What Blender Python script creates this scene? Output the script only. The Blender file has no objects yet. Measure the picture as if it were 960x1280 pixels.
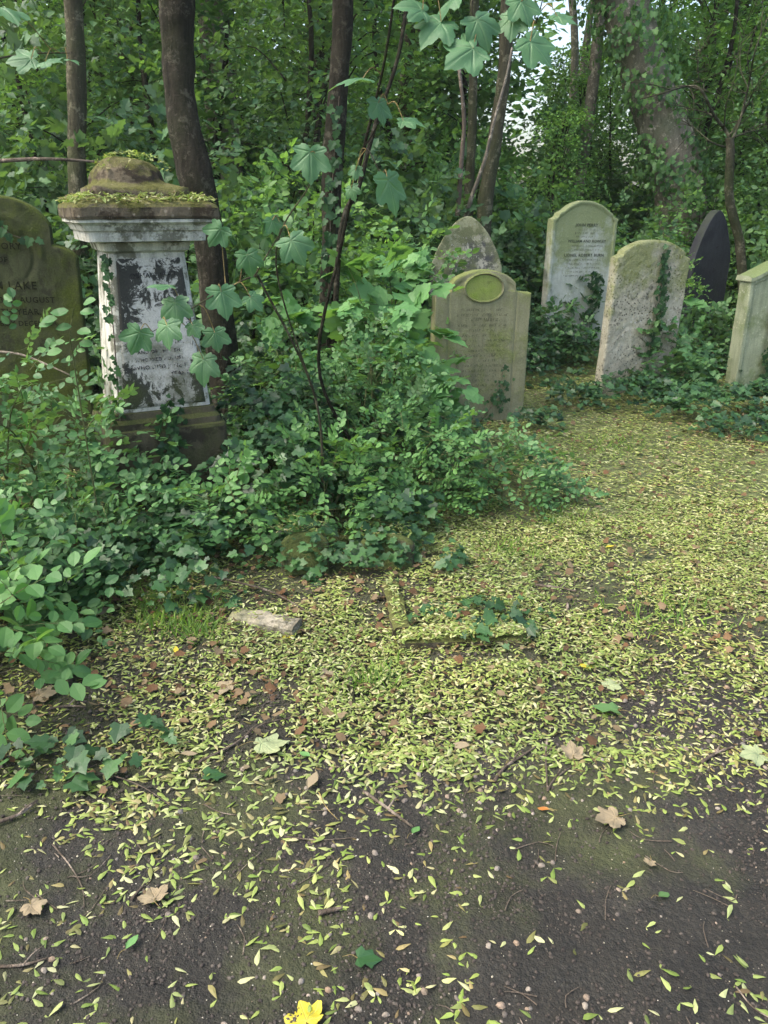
import bpy, math, random
import numpy as np
from mathutils import Vector, Matrix
random.seed(7); rng = np.random.default_rng(7)
scene = bpy.context.scene
COL = scene.collection
PI = math.pi

# ------------------------------------------------------------------ camera maths
CAMZ, PITCH, FPX = 1.55, math.radians(21.0), 984.0
cp, sp = math.cos(PITCH), math.sin(PITCH)
def ray(px, py):
    u = (px-480)/FPX; v = (640-py)/FPX
    return np.array([u, cp+v*sp, -sp+v*cp])
def at(px, py, D):
    d = ray(px, py); t = D/d[1]
    return np.array([d[0]*t, D, CAMZ+d[2]*t])

# ------------------------------------------------------------------ noise
def _h(ix, iy, iz, s):
    n = (ix.astype(np.int64)*374761393 + iy.astype(np.int64)*668265263 + iz.astype(np.int64)*2147483647 + s*974634777) & 0xffffffff
    n = ((n ^ (n >> 13))*1274126177) & 0xffffffff
    return ((n ^ (n >> 16)) & 0xffff)/65535.0
def vnoise(x, y, z=None, s=0):
    x = np.asarray(x, float); y = np.asarray(y, float)
    z = np.zeros_like(x) if z is None else np.asarray(z, float)
    x, y, z = np.broadcast_arrays(x, y, z)
    ix, iy, iz = np.floor(x), np.floor(y), np.floor(z)
    fx, fy, fz = x-ix, y-iy, z-iz
    fx, fy, fz = [f*f*(3-2*f) for f in (fx, fy, fz)]
    r = 0
    for a in (0, 1):
        for b in (0, 1):
            for c in (0, 1):
                w = (fx if a else 1-fx)*(fy if b else 1-fy)*(fz if c else 1-fz)
                r = r + w*_h(ix+a, iy+b, iz+c, s)
    return r
def fbm(x, y, z=None, s=0, o=4, g=.5):
    a, t, r = 1, 0, 0
    for k in range(o):
        f = 2**k
        r = r + a*vnoise(np.asarray(x)*f, np.asarray(y)*f, None if z is None else np.asarray(z)*f, s+k*17); t += a; a *= g
    return r/t
def sstep(a, b, x):
    t = np.clip((np.asarray(x, float)-a)/(b-a), 0, 1); return t*t*(3-2*t)

def gz(x, y):
    x = np.asarray(x, float); y = np.asarray(y, float)
    z = .045*np.maximum(0, y-6.8) - .02*np.maximum(0, y-16)
    z = z + .05*(fbm(x*.7, y*.7, s=3, o=3)-.5)*sstep(1, 4, y)
    z = z + .030*(fbm(x*3, y*3, s=5, o=3)-.5) + .011*(fbm(x*16, y*16, s=9, o=4, g=.75)-.5)
    z = z + .10*np.exp(-(((x+.9)/1.0)**2+((y-3.9)/.7)**2))   # the overgrown bank
    return z
def gpt(px, py, dz=0):
    d = ray(px, py); z = 0
    for _ in range(8):
        t = (z-CAMZ)/d[2]; z = float(gz(d[0]*t, d[1]*t))
    return np.array([d[0]*t, d[1]*t, z+dz])

# ------------------------------------------------------------------ geometry helpers
class Geo:
    def __init__(s): s.v = []; s.l = []; s.t = []; s.m = []; s.n = 0; s.at = []
    def add(s, V, L, T, mi=0, attr=None):
        V = np.asarray(V, float).reshape(-1, 3); L = np.asarray(L, np.int64).ravel(); T = np.asarray(T, np.int64).ravel()
        s.v.append(V); s.l.append(L+s.n); s.t.append(T); s.m.append(np.full(len(T), mi)); s.n += len(V)
        s.at.append(np.zeros(len(V)) if attr is None else np.asarray(attr, float).ravel())
        return s
    def inst(s, tm, pos, R, sc, mi=0):
        V, L, T = tm[:3]; n = len(pos); k = len(V)
        if n == 0: return s
        R = R*np.broadcast_to(np.asarray(sc, float), (n,))[:, None, None]
        P = np.einsum('nij,kj->nki', R, V)+pos[:, None, :]
        LL = (L[None, :]+(np.arange(n)*k)[:, None]).ravel()
        A = None if len(tm) < 4 else np.tile(tm[3], n)
        return s.add(P.reshape(-1, 3), LL, np.tile(T, n), mi, A)
    def build(s, name, mats, parent=None, smooth=False, attr=None):
        V = np.concatenate(s.v); L = np.concatenate(s.l); T = np.concatenate(s.t); M = np.concatenate(s.m)
        me = bpy.data.meshes.new(name)
        me.vertices.add(len(V)); me.vertices.foreach_set('co', V.astype(np.float32).ravel())
        me.loops.add(len(L)); me.loops.foreach_set('vertex_index', L.astype(np.int32))
        me.polygons.add(len(T)); st = np.concatenate([[0], np.cumsum(T)[:-1]])
        me.polygons.foreach_set('loop_start', st.astype(np.int32))
        me.polygons.foreach_set('material_index', M.astype(np.int32))
        me.polygons.foreach_set('use_smooth', np.full(len(T), smooth))
        for m in (mats if isinstance(mats, (list, tuple)) else [mats]): me.materials.append(m)
        if attr:
            a = me.attributes.new(attr, 'FLOAT', 'POINT'); a.data.foreach_set('value', np.concatenate(s.at).astype(np.float32))
        me.update(calc_edges=True)
        o = bpy.data.objects.new(name, me); COL.objects.link(o)
        if parent: o.parent = parent
        return o

def tag(o, label=None, cat=None, group=None, kind=None):
    if label: o['label'] = label
    if cat: o['category'] = cat
    if group: o['group'] = group
    if kind: o['kind'] = kind
    return o
def empty(name, loc, rz=0, label=None, cat=None, group=None):
    o = bpy.data.objects.new(name, None); COL.objects.link(o)
    o.location = loc; o.rotation_euler = (0, 0, rz); o.empty_display_size = .1
    return tag(o, label, cat, group)
def copy_tree(o, parent=None):
    c = o.copy(); COL.objects.link(c); c.parent = parent
    for ch in o.children: copy_tree(ch, c)
    return c

def norm(a): return a/np.maximum(np.linalg.norm(a, axis=-1, keepdims=True), 1e-9)
def frames(d, n):
    X = norm(d); Y = norm(np.cross(n, X)); Z = np.cross(X, Y)
    return np.stack([X, Y, Z], axis=-1)
def catmull(P, n=8):
    P = np.asarray(P, float)
    if len(P) < 3: 
        t = np.linspace(0, 1, n+1)[:, None]; return P[0]*(1-t)+P[-1]*t
    Q = np.vstack([2*P[0]-P[1], P, 2*P[-1]-P[-2]]); out = []
    for i in range(1, len(Q)-2):
        for t in np.linspace(0, 1, n, endpoint=False):
            p0, p1, p2, p3 = Q[i-1:i+3]
            out.append(.5*((2*p1)+(-p0+p2)*t+(2*p0-5*p1+4*p2-p3)*t*t+(-p0+3*p1-3*p2+p3)*t**3))
    out.append(Q[-2]); return np.array(out)
def tube(g, P, r, k=8, mi=0, wob=0, cap=True, s=0):
    """a tapered tube along P"""
    P = np.asarray(P, float); n = len(P)
    r = np.interp(np.linspace(0, 1, n), np.linspace(0, 1, len(np.atleast_1d(r))), np.atleast_1d(r))
    Tn = norm(np.gradient(P, axis=0))
    ref = np.array([.13, 1, .21]) if abs(Tn[0][1]) < .9 else np.array([1., 0, .1])
    A = norm(np.cross(Tn, ref)); B = np.cross(Tn, A)
    th = np.linspace(0, 2*PI, k, endpoint=False)
    rr = np.ones((n, k))
    if wob:
        rr = rr+wob*(fbm(np.cos(th)[None]*1.3+5, np.sin(th)[None]*1.3+5, (np.arange(n)*.35)[:, None]+0*th[None], s=s, o=3)-.5)*2
    V = P[:, None]+(r[:, None]*rr)[..., None]*(np.cos(th)[None, :, None]*A[:, None]+np.sin(th)[None, :, None]*B[:, None])
    i = np.arange(n-1)[:, None]*k; j = np.arange(k)[None]; j2 = (j+1) % k
    F = np.stack([i+j, i+j2, i+k+j2, i+k+j], -1).reshape(-1, 4)
    L = F.ravel(); T = np.full(len(F), 4)
    if cap:
        L = np.concatenate([L, np.arange(k)[::-1], (n-1)*k+np.arange(k)]); T = np.concatenate([T, [k, k]])
    g.add(V.reshape(-1, 3), L, T, mi); return g

# ------------------------------------------------------------------ leaf templates (length 1 along +X, face up +Z)
def half_leaf(pts, fold=.18, curl=-.12):
    """outline points of one half (y>=0) from base to tip; mirrored; midrib at y=0."""
    p = np.array(pts, float); k = len(p)
    z = lambda q: fold*np.abs(q[:, 1])+curl*q[:, 0]**2
    up = np.c_[p, z(p)]; m = p[1:-1]*[1, -1]; dn = np.c_[m, z(m)]
    mid = np.array([[p[-1, 0]*.5, 0, curl*.25*p[-1, 0]**2]])
    V = np.vstack([up, dn, mid]); mi_ = len(V)-1
    L = list(range(k))+[mi_]; L2 = [0, mi_, k-1]+list(range(2*k-3, k-1, -1))
    return V, np.array(L[::-1]+L2[::-1]), np.array([len(L), len(L2)])
OVAL = half_leaf([(0, 0), (.22, .27), (.52, .36), (.82, .22), (1, 0)])
IVY = half_leaf([(0, 0), (-.10, .30), (.14, .50), (.30, .30), (.58, .44), (.66, .24), (1, 0)], fold=.12, curl=-.10)
MAPLE = half_leaf([(0, 0), (-.10, .22), (-.04, .46), (.12, .44), (.36, .66), (.52, .56), (.54, .38), (.74, .36), (.82, .16), (1, 0)], fold=.10, curl=-.22)
NARROW = half_leaf([(0, 0), (.25, .045), (.55, .05), (.85, .025), (1, 0)], fold=.2, curl=-.2)
RHOMB = (np.array([[0, 0, 0], [.45, .34, .06], [1, 0, -.10], [.45, -.34, .06]]), np.array([0, 1, 2, 2, 3, 0][:6]), np.array([3, 3]))
RHOMB = (RHOMB[0], np.array([0, 2, 1, 0, 3, 2]), np.array([3, 3]))
def wing():
    x = np.array([0, .22, .55, .82, 1, .80, .5, .2]); y = np.array([0, .08, .22, .20, .03, -.08, -.09, -.05])
    z = -.10*x**2+.03
    V = np.c_[x, y, z]; V = np.vstack([V, [.5, .06, .05]])
    L = []; T = []
    for a in range(8): L += [(a+1) % 8, a, 8]; T.append(3)
    return V, np.array(L), np.array(T)
def mrg(a, b): return np.vstack([a[0], b[0]]), np.concatenate([a[1], b[1]+len(a[0])]), np.concatenate([a[2], b[2]])
def rotz(t, a): c, s_ = math.cos(a), math.sin(a); return t[0]@np.array([[c, s_, 0], [-s_, c, 0], [0, 0, 1]]), t[1], t[2]
W1 = wing()
W1 = (W1[0]-[.5, 0, 0], W1[1], W1[2])
wg = wing(); WPAIR = mrg(rotz(wg, .85), rotz((wg[0]*[1, -1, 1], wg[1].reshape(-1, 3)[:, ::-1].ravel(), wg[2]), -.85))
WPAIR = (WPAIR[0]*.72-[.3, 0, 0], WPAIR[1], WPAIR[2])
WSIMP = (np.array([[-.5, 0, 0], [.0, .13, .03], [.5, .02, -.05], [.05, -.10, 0]]), np.array([0, 2, 1, 0, 3, 2]), np.array([3, 3]))

def big_leaf(seed, cup=.25, droop=.35):
    """sycamore leaf with five toothed lobes, many vertices and a vein attribute"""
    r0 = random.Random(seed)
    lobes = [(0, 1.0, .50), (.86, .90, .48), (-.86, .90, .48), (1.80, .62, .46), (-1.80, .62, .46)]
    nt, nr = 120, 9
    th = np.linspace(-PI, PI, nt, endpoint=False)
    R = np.full(nt, .42)
    for a, l, w in lobes:
        d = np.abs((th-a+PI) % (2*PI)-PI)
        R = np.maximum(R, l*(r0.uniform(.93, 1.06))*np.clip(1-d/(w*1.80), 0, 1)**.55)
    base = np.abs(np.abs(th)-PI)
    R = R*np.clip(.18+base*1.1, 0, 1)
    R = R*(1+.055*np.abs(((th*9.5/PI*2) % 2)-1)*np.where(R > .35, 1, .3)+.02*np.sin(th*31))
    V = [[0, 0, 0]]; vein = [1.]
    rf = np.linspace(0, 1, nr)[1:]
    ph = r0.uniform(0, 6)
    for f in rf:
        x = R*f*np.cos(th); y = R*f*np.sin(th)
        vv = np.zeros(nt)
        for a, l, w in lobes:
            dd = np.abs(R*f*np.sin(np.clip(th-a, -1.2, 1.2)))
            vv = np.maximum(vv, np.exp(-(dd/.022)**2)*(np.abs(th-a) < 1))
            sv = np.abs(((R*f*np.cos(th-a)*7-np.abs(R*f*np.sin(th-a))*5) % 1)-.5)
            vv = np.maximum(vv, .35*np.exp(-(sv/.10)**2)*(np.abs(th-a) < .42))
        z = -droop*(x**2)*.6-cup*.5*y**2+.045*np.sin(x*7+ph)*np.abs(y)+.03*np.sin(y*9+ph)-.03*vv
        V += np.c_[x, y, z].tolist(); vein += vv.tolist()
    L = []; T = []
    for j in range(nt): L += [0, 1+j, 1+(j+1) % nt]; T.append(3)
    for i in range(nr-2):
        for j in range(nt):
            a = 1+i*nt+j; b = 1+i*nt+(j+1) % nt; L += [a, a+nt, b+nt, b]; T.append(4)
    return np.array(V), np.array(L), np.array(T), np.array(vein)

# ------------------------------------------------------------------ materials
class NT:
    def __init__(s, name):
        s.mat = bpy.data.materials.new(name); s.mat.use_nodes = True; s.t = s.mat.node_tree; s.t.nodes.clear()
        s.out = s.n('ShaderNodeOutputMaterial')
    def n(s, ty, **k):
        x = s.t.nodes.new(ty)
        for a, b in k.items(): setattr(x, a, b)
        return x
    def l(s, a, b): s.t.links.new(a, b)
    def setv(s, sock, v):
        if hasattr(v, 'is_linked') or isinstance(v, bpy.types.NodeSocket): s.l(v, sock)
        else: sock.default_value = v
    def coord(s, which='Object'): return s.n('ShaderNodeTexCoord').outputs[which]
    def mapping(s, vec, sc=(1, 1, 1), loc=(0, 0, 0)):
        m = s.n('ShaderNodeMapping'); s.l(vec, m.inputs[0]); m.inputs['Scale'].default_value = sc; m.inputs['Location'].default_value = loc
        return m.outputs[0]
    def noise(s, vec, sc, det=6, ro=.6, dist=0):
        m = s.n('ShaderNodeTexNoise'); s.l(vec, m.inputs['Vector']); m.inputs['Scale'].default_value = sc
        m.inputs['Detail'].default_value = det; m.inputs['Roughness'].default_value = ro; m.inputs['Distortion'].default_value = dist
        return m.outputs['Fac']
    def vor(s, vec, sc, feat='F1'):
        m = s.n('ShaderNodeTexVoronoi', feature=feat); s.l(vec, m.inputs['Vector']); m.inputs['Scale'].default_value = sc
        return m.outputs
    def ramp(s, fac, stops, interp='LINEAR'):
        m = s.n('ShaderNodeValToRGB'); m.color_ramp.interpolation = interp; e = m.color_ramp.elements
        while len(e) < len(stops): e.new(.5)
        for q, (p, c) in zip(e, stops):
            q.position = p; q.color = (c, c, c, 1) if isinstance(c, (int, float)) else (*c, 1)
        s.l(fac, m.inputs[0]); return m.outputs[0]
    def mix(s, fac, a, b, mode='MIX'):
        m = s.n('ShaderNodeMix', data_type='RGBA', blend_type=mode)
        s.setv(m.inputs[0], fac)
        for i, v in ((6, a), (7, b)): s.setv(m.inputs[i], v if not isinstance(v, tuple) or len(v) == 4 else (*v, 1))
        return m.outputs[2]
    def math(s, op, a, b=0.0, clamp=False):
        m = s.n('ShaderNodeMath', operation=op, use_clamp=clamp); s.setv(m.inputs[0], a); s.setv(m.inputs[1], b); return m.outputs[0]
    def bump(s, h, st=.5, d=.01, nrm=None):
        m = s.n('ShaderNodeBump'); m.inputs['Strength'].default_value = st; m.inputs['Distance'].default_value = d
        s.l(h, m.inputs['Height'])
        if nrm: s.l(nrm, m.inputs['Normal'])
        return m.outputs[0]
    def bsdf(s, col, rough=.8, nrm=None, spec=.3):
        m = s.n('ShaderNodeBsdfPrincipled'); s.setv(m.inputs['Base Color'], col if not isinstance(col, tuple) else (*col, 1)); s.setv(m.inputs['Roughness'], rough)
        m.inputs['Specular IOR Level'].default_value = spec
        if nrm: s.l(nrm, m.inputs['Normal'])
        return m.outputs[0]
    def fin(s, sh): s.l(sh, s.out.inputs[0]); return s.mat

def leaf_mat(name, cols, rough=.42, trans=.3, spec=.3, veinattr=False, clump=1.2):
    b = NT(name); geo = b.n('ShaderNodeNewGeometry')
    n = len(cols); base = b.ramp(geo.outputs['Random Per Island'], [(i/max(1, n-1), c) for i, c in enumerate(cols)])
    nz = b.noise(b.coord(), clump, 3, .5)
    base = b.mix(1.0, base, b.ramp(nz, [(.3, (.72, .78, .74)), (.7, (1.28, 1.18, 1.0))]), 'MULTIPLY')
    if veinattr:
        at_ = b.n('ShaderNodeAttribute', attribute_name='vein').outputs['Fac']
        base = b.mix(b.math('MULTIPLY', at_, .28), base, (.20, .32, .17))
        sp_ = b.ramp(b.noise(b.coord('Object'), 260, 2, .6), [(.70, 0.0), (.74, 1.0)])
        base = b.mix(b.math('MULTIPLY', sp_, .45), base, (.42, .50, .38))
    base = b.mix(b.math('MULTIPLY', geo.outputs['Backfacing'], .35), base, (.16, .22, .13))
    nb = b.bump(b.noise(b.coord(), 90, 3, .6), .25, .004)
    pr = b.bsdf(base, rough, nb, spec)
    tr = b.n('ShaderNodeBsdfTranslucent'); b.l(b.mix(1.0, base, (1.5, 1.7, .55), 'MULTIPLY'), tr.inputs[0])
    m = b.n('ShaderNodeMixShader'); m.inputs[0].default_value = trans; b.l(pr, m.inputs[1]); b.l(tr.outputs[0], m.inputs[2])
    return b.fin(m.outputs[0])

M = {}
M['ivy'] = leaf_mat('ivy_leaf', [(.012, .038, .016), (.02, .058, .024), (.03, .085, .03), (.05, .12, .042)], .42, .15, .35)
M['ivy2'] = leaf_mat('ivy_leaf_dull', [(.018, .05, .022), (.03, .08, .032), (.055, .13, .045)], .45, .2, .32)
M['snow'] = leaf_mat('shrub_leaf', [(.032, .088, .034), (.052, .135, .052), (.078, .18, .07), (.12, .235, .095)], .48, .28)
M['snow2'] = leaf_mat('shrub_leaf_bright', [(.058, .15, .05), (.088, .20, .07), (.125, .26, .09)], .5, .35)
M['syc'] = leaf_mat('sycamore_leaf', [(.034, .105, .046), (.05, .135, .06), (.065, .155, .065)], .5, .22, .4, True)
M['sycs'] = leaf_mat('sycamore_seedling_leaf', [(.08, .20, .07), (.11, .25, .09), (.15, .30, .11)], .5, .3)
M['wood1'] = leaf_mat('woodland_leaf', [(.05, .115, .055), (.08, .175, .075), (.13, .25, .10), (.19, .34, .15)], .5, .4, clump=.6)
M['wood2'] = leaf_mat('woodland_leaf_bright', [(.065, .15, .05), (.11, .24, .07), (.17, .33, .10), (.25, .41, .15)], .5, .45, clump=.6)
M['wood3'] = leaf_mat('woodland_leaf_dark', [(.035, .08, .042), (.06, .13, .06), (.10, .195, .09)], .5, .3, clump=.7)
M['seed'] = leaf_mat('samara', [(.12, .18, .04), (.20, .26, .07), (.26, .32, .10), (.34, .38, .17), (.44, .45, .28), (.23, .19, .09), (.15, .23, .05), (.23, .30, .09), (.12, .08, .045), (.10, .15, .04), (.30, .34, .15)], .6, .25, .3)
M['dead'] = leaf_mat('dead_leaf', [(.05, .03, .018), (.10, .055, .028), (.12, .085, .05), (.15, .12, .08), (.10, .055, .028)], .7, .08, .2)
M['tan'] = leaf_mat('tan_leaf', [(.17, .14, .095), (.24, .20, .145)], .7, .1, .2)
M['palegreen'] = leaf_mat('wilted_leaf', [(.20, .24, .14), (.26, .30, .18)], .6, .15, .2, True)
M['yellow'] = leaf_mat('yellow_leaf', [(.42, .36, .03), (.47, .40, .05)], .55, .25, .3, True)
M['orange'] = leaf_mat('orange_leaf', [(.28, .10, .025), (.33, .15, .04)], .6, .15, .3)
M['grass'] = leaf_mat('grass_blade', [(.06, .14, .02), (.12, .22, .035), (.18, .28, .05)], .5, .3)

def bark_mat(name, a, b_, moss=.25, mosscol=(.05, .07, .02)):
    b = NT(name); v = b.coord()
    st = b.mapping(v, (9, 9, 1.6)); n1 = b.noise(st, 3.0, 8, .65, .4); n2 = b.noise(v, 2.2, 4, .6); n3 = b.noise(b.mapping(v, (14, 14, 40)), 1.2, 3, .5)
    c = b.mix(b.ramp(n1, [(.3, 0.0), (.7, 1.0)]), a, b_)
    c = b.mix(b.ramp(n2, [(.56-moss*.2, 0.0), (.72, moss*2)]), c, mosscol)
    c = b.mix(b.ramp(n3, [(.6, 0.0), (.8, .35)]), c, tuple(x*1.8 for x in b_))
    lv = b.ramp(b.noise(b.mapping(v, (1, 1, 1), (11, 2, 6)), 11, 8, .75), [(.54, 0.0), (.60, .55)])
    c = b.mix(lv, c, tuple(x*2.6+.01 for x in b_))
    h = b.math('ADD', n1, b.math('MULTIPLY', b.noise(v, 60, 5, .7), .5))
    return b.fin(b.bsdf(c, .9, b.bump(h, 1.0, .03), .12))
M['bark'] = bark_mat('dark_bark', (.010, .009, .006), (.036, .033, .023), .25, (.03, .04, .014))
M['bark2'] = bark_mat('green_bark', (.035, .033, .02), (.085, .08, .052), .5, (.05, .065, .025))
M['barkpale'] = bark_mat('pale_bark', (.13, .12, .09), (.26, .23, .18), .3, (.10, .13, .06))
M['twig'] = bark_mat('dry_twig', (.06, .045, .033), (.17, .14, .11), .1)
M['deadwood'] = bark_mat('pale_dead_branch', (.10, .09, .07), (.22, .19, .15), .1)
M['stem'] = bark_mat('green_stem', (.05, .07, .025), (.11, .12, .05), .1)
M['petiole'] = bark_mat('leaf_stalk', (.16, .13, .05), (.26, .20, .09), .1)

def stone_mat(name, a, b_, moss=(.10, .13, .03), mossamt=.5, mossdir=0.0, dark=.3, darkcol=(.03, .03, .025), pale=.15, streak=.4, top=1.0, paint=0.0, H=1.2, bump=.5, dsc=7, spots=0.0):
    """mossdir>0: more moss towards the top, <0: towards the foot"""
    b = NT(name); v = b.coord(); geo = b.n('ShaderNodeNewGeometry')
    n1 = b.noise(v, 3.5, 10, .62, .3); n2 = b.noise(b.mapping(v, loc=(3, 1, 7)), dsc, 12, .72, .2)
    n3 = b.noise(b.mapping(v, loc=(9, 4, 2)), 4.2, 9, .68); fine = b.noise(v, 140, 4, .7); strk = b.noise(b.mapping(v, (26, 26, 2.2)), 1, 6, .6)
    c = b.mix(b.ramp(n1, [(.32, 0.0), (.68, 1.0)]), a, b_)
    c = b.mix(b.math('MULTIPLY', b.ramp(strk, [(.40, 0.0), (.68, 1.0)]), streak), c, tuple(x*.42 for x in a))
    # pale lichen rosettes
    vo = b.vor(b.mapping(v, loc=(1, 2, 3)), 26)['Distance']
    pl = b.math('MULTIPLY', b.ramp(b.math('ADD', vo, b.math('MULTIPLY', fine, .35)), [(.30, 1.0), (.42, 0.0)]), b.ramp(n3, [(.46, 0.0), (.58, 1.0)]))
    c = b.mix(b.math('MULTIPLY', pl, pale*2, True), c, tuple(min(.72, x*1.9+.07) for x in b_))
    # dark grime
    c = b.mix(b.ramp(n2, [(.62-dark*.30, 0.0), (.66-dark*.26, min(1.0, .45+dark))]), c, darkcol)
    if spots > 0:
        sd_ = b.math('ADD', b.vor(b.mapping(v, (1, 1, 1), (7, 3, 1)), 42)['Distance'], b.math('MULTIPLY', b.noise(v, 60, 5, .7), .55))
        c = b.mix(b.math('MULTIPLY', b.ramp(sd_, [(.50, spots), (.58, 0.0)]), b.ramp(b.noise(b.mapping(v, loc=(2, 8, 5)), 5, 4, .6), [(.44, 0.0), (.54, 1.0)])), c, darkcol)
    if paint > 0:
        sep = b.n('ShaderNodeSeparateXYZ'); b.l(v, sep.inputs[0])
        zz = b.ramp(b.math('MULTIPLY', sep.outputs['Z'], 1/1.45), [(.44, .18), (.55, .02), (.66, .16), (.80, .26), (.88, .12), (.90, -.0), (.94, 0.0)])
        xg = b.ramp(b.math('ADD', b.math('MULTIPLY', sep.outputs['X'], 2.0), .5), [(.1, .16), (.5, .0), (.75, .02), (.9, .14)])
        pf = b.math('ADD', b.math('ADD', b.noise(b.mapping(v, (1, 1, .8), (5, 5, 5)), 15, 14, .78, .6), zz), xg)
        c = b.mix(b.ramp(pf, [(.70, 0.0), (.745, 1.0)]), c, (.042, .043, .037))
    # moss
    sep = b.n('ShaderNodeSeparateXYZ'); b.l(v, sep.inputs[0])
    g = b.math('MULTIPLY', b.math('SUBTRACT', b.math('MULTIPLY', sep.outputs['Z'], 1/H), .5), mossdir)
    upn = b.n('ShaderNodeSeparateXYZ'); b.l(geo.outputs['Normal'], upn.inputs[0])
    g = b.math('ADD', g, b.math('MULTIPLY', b.ramp(upn.outputs['Z'], [(.15, 0.0), (.7, 1.0)]), .28*top))
    mf = b.math('ADD', n3, g)
    mc = b.mix(fine, tuple(x*.5 for x in moss), tuple(x*1.4 for x in moss))
    mk = b.ramp(mf, [(.66-mossamt*.34, 0.0), (.80-mossamt*.26, min(1, .35+mossamt))])
    c = b.mix(mk, c, mc)
    c = b.mix(1.0, c, b.ramp(fine, [(.25, .72), (.75, 1.22)]), 'MULTIPLY')
    pit = b.ramp(b.vor(v, 55)['Distance'], [(.0, 0.0), (.22, 1.0)])
    h = b.math('ADD', b.math('MULTIPLY', n2, 1.2), b.math('ADD', b.math('MULTIPLY', fine, .35), b.math('MULTIPLY', mk, b.math('MULTIPLY', b.noise(v, 70, 4, .7), 1.6))))
    h = b.math('ADD', h, b.math('MULTIPLY', pit, .25))
    return b.fin(b.bsdf(c, .88, b.bump(h, bump, .012), .2))

M['st_left'] = stone_mat('mossy_dark_sandstone', (.042, .048, .022), (.072, .08, .036), (.062, .080, .014), .66, 0, .25, (.02, .022, .014), .02, .4, H=1.6)
M['st_oval'] = stone_mat('green_grey_sandstone', (.19, .19, .11), (.26, .255, .15), (.18, .215, .06), .42, 0, .0, (.06, .06, .04), .05, .35, H=1.15)
M['st_ovalin'] = stone_mat('oval_moss', (.20, .24, .07), (.26, .31, .09), (.22, .30, .05), .6, 0, .0, (.05, .06, .02), .0, .3)
M['st_point'] = stone_mat('black_crusted_stone', (.32, .31, .25), (.44, .43, .36), (.17, .19, .08), .30, .75, .52, (.06, .062, .065), .3, .2, H=1.5)
M['st_tall'] = stone_mat('pale_limestone', (.40, .42, .34), (.54, .56, .48), (.22, .26, .09), .46, .62, .0, (.12, .12, .09), .3, .25, H=1.6)
M['st_lich'] = stone_mat('lichen_spotted_stone', (.31, .295, .215), (.43, .41, .32), (.20, .24, .05), .26, .55, .22, (.05, .045, .03), .25, .25, H=1.3, bump=.9, dsc=17, spots=1.0)
M['st_slate'] = stone_mat('dark_slate', (.035, .037, .042), (.06, .062, .068), (.06, .08, .04), .08, 0, .0, (.02, .02, .02), .05, .2)
M['st_edge'] = stone_mat('green_tinged_limestone', (.25, .28, .17), (.36, .39, .26), (.14, .19, .06), .46, -.1, .0, (.10, .11, .06), .25, .4, H=1.2)
M['marble'] = stone_mat('worn_white_marble', (.42, .42, .36), (.56, .56, .49), (.15, .17, .06), .26, -.9, .38, (.09, .09, .06), .2, .75, H=1.3)
M['panel'] = stone_mat('flaking_marble_panel', (.40, .39, .345), (.55, .54, .48), (.05, .06, .02), .36, -1.1, .12, (.04, .045, .03), .3, .15, H=1.9, paint=1.0)
M['plinth'] = stone_mat('mossy_plinth_stone', (.06, .055, .034), (.10, .09, .055), (.055, .066, .018), .5, 0, .4, (.025, .022, .014), .1, .4)
M['capstone'] = stone_mat('dark_mossy_cap_stone', (.085, .07, .045), (.15, .125, .085), (.13, .14, .025), .26, 0, .45, (.035, .026, .016), .5, .2, top=.9, bump=1.0)
M['kerb'] = stone_mat('weathered_kerb_marble', (.22, .20, .15), (.33, .30, .23), (.13, .14, .05), .34, 0, .3, (.05, .045, .03), .2, .3, top=.5)
M['kerbmoss'] = stone_mat('mossy_kerb_stone', (.07, .06, .04), (.12, .10, .065), (.09, .10, .025), .45, 0, .4, (.03, .025, .015), .1, .3)
M['roundmoss'] = stone_mat('mossy_footstone', (.045, .044, .026), (.08, .078, .045), (.055, .075, .018), .5, 0, .3, (.03, .025, .015), .1, .3)

def letter_mat(name, col, cover):
    b = NT(name); v = b.coord()
    sh = b.bsdf(col, .9, None, .1); tr = b.n('ShaderNodeBsdfTransparent')
    m = b.n('ShaderNodeMixShader'); b.l(b.ramp(b.noise(v, 38, 5, .7), [(cover, 0.0), (cover+.08, 1.0)]), m.inputs[0])
    b.l(tr.outputs[0], m.inputs[1]); b.l(sh, m.inputs[2]); return b.fin(m.outputs[0])
M['let_left'] = letter_mat('weathered_black_lettering', (.014, .016, .008), .34)
M['let_panel'] = letter_mat('flaking_black_lettering', (.035, .035, .036), .47)
M['let_faint'] = letter_mat('faint_cut_lettering', (.085, .085, .05), .44)
M['let_tall'] = letter_mat('worn_grey_lettering', (.07, .08, .055), .36)
M['let_pale'] = letter_mat('worn_pale_lettering', (.45, .45, .42), .50)

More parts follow.
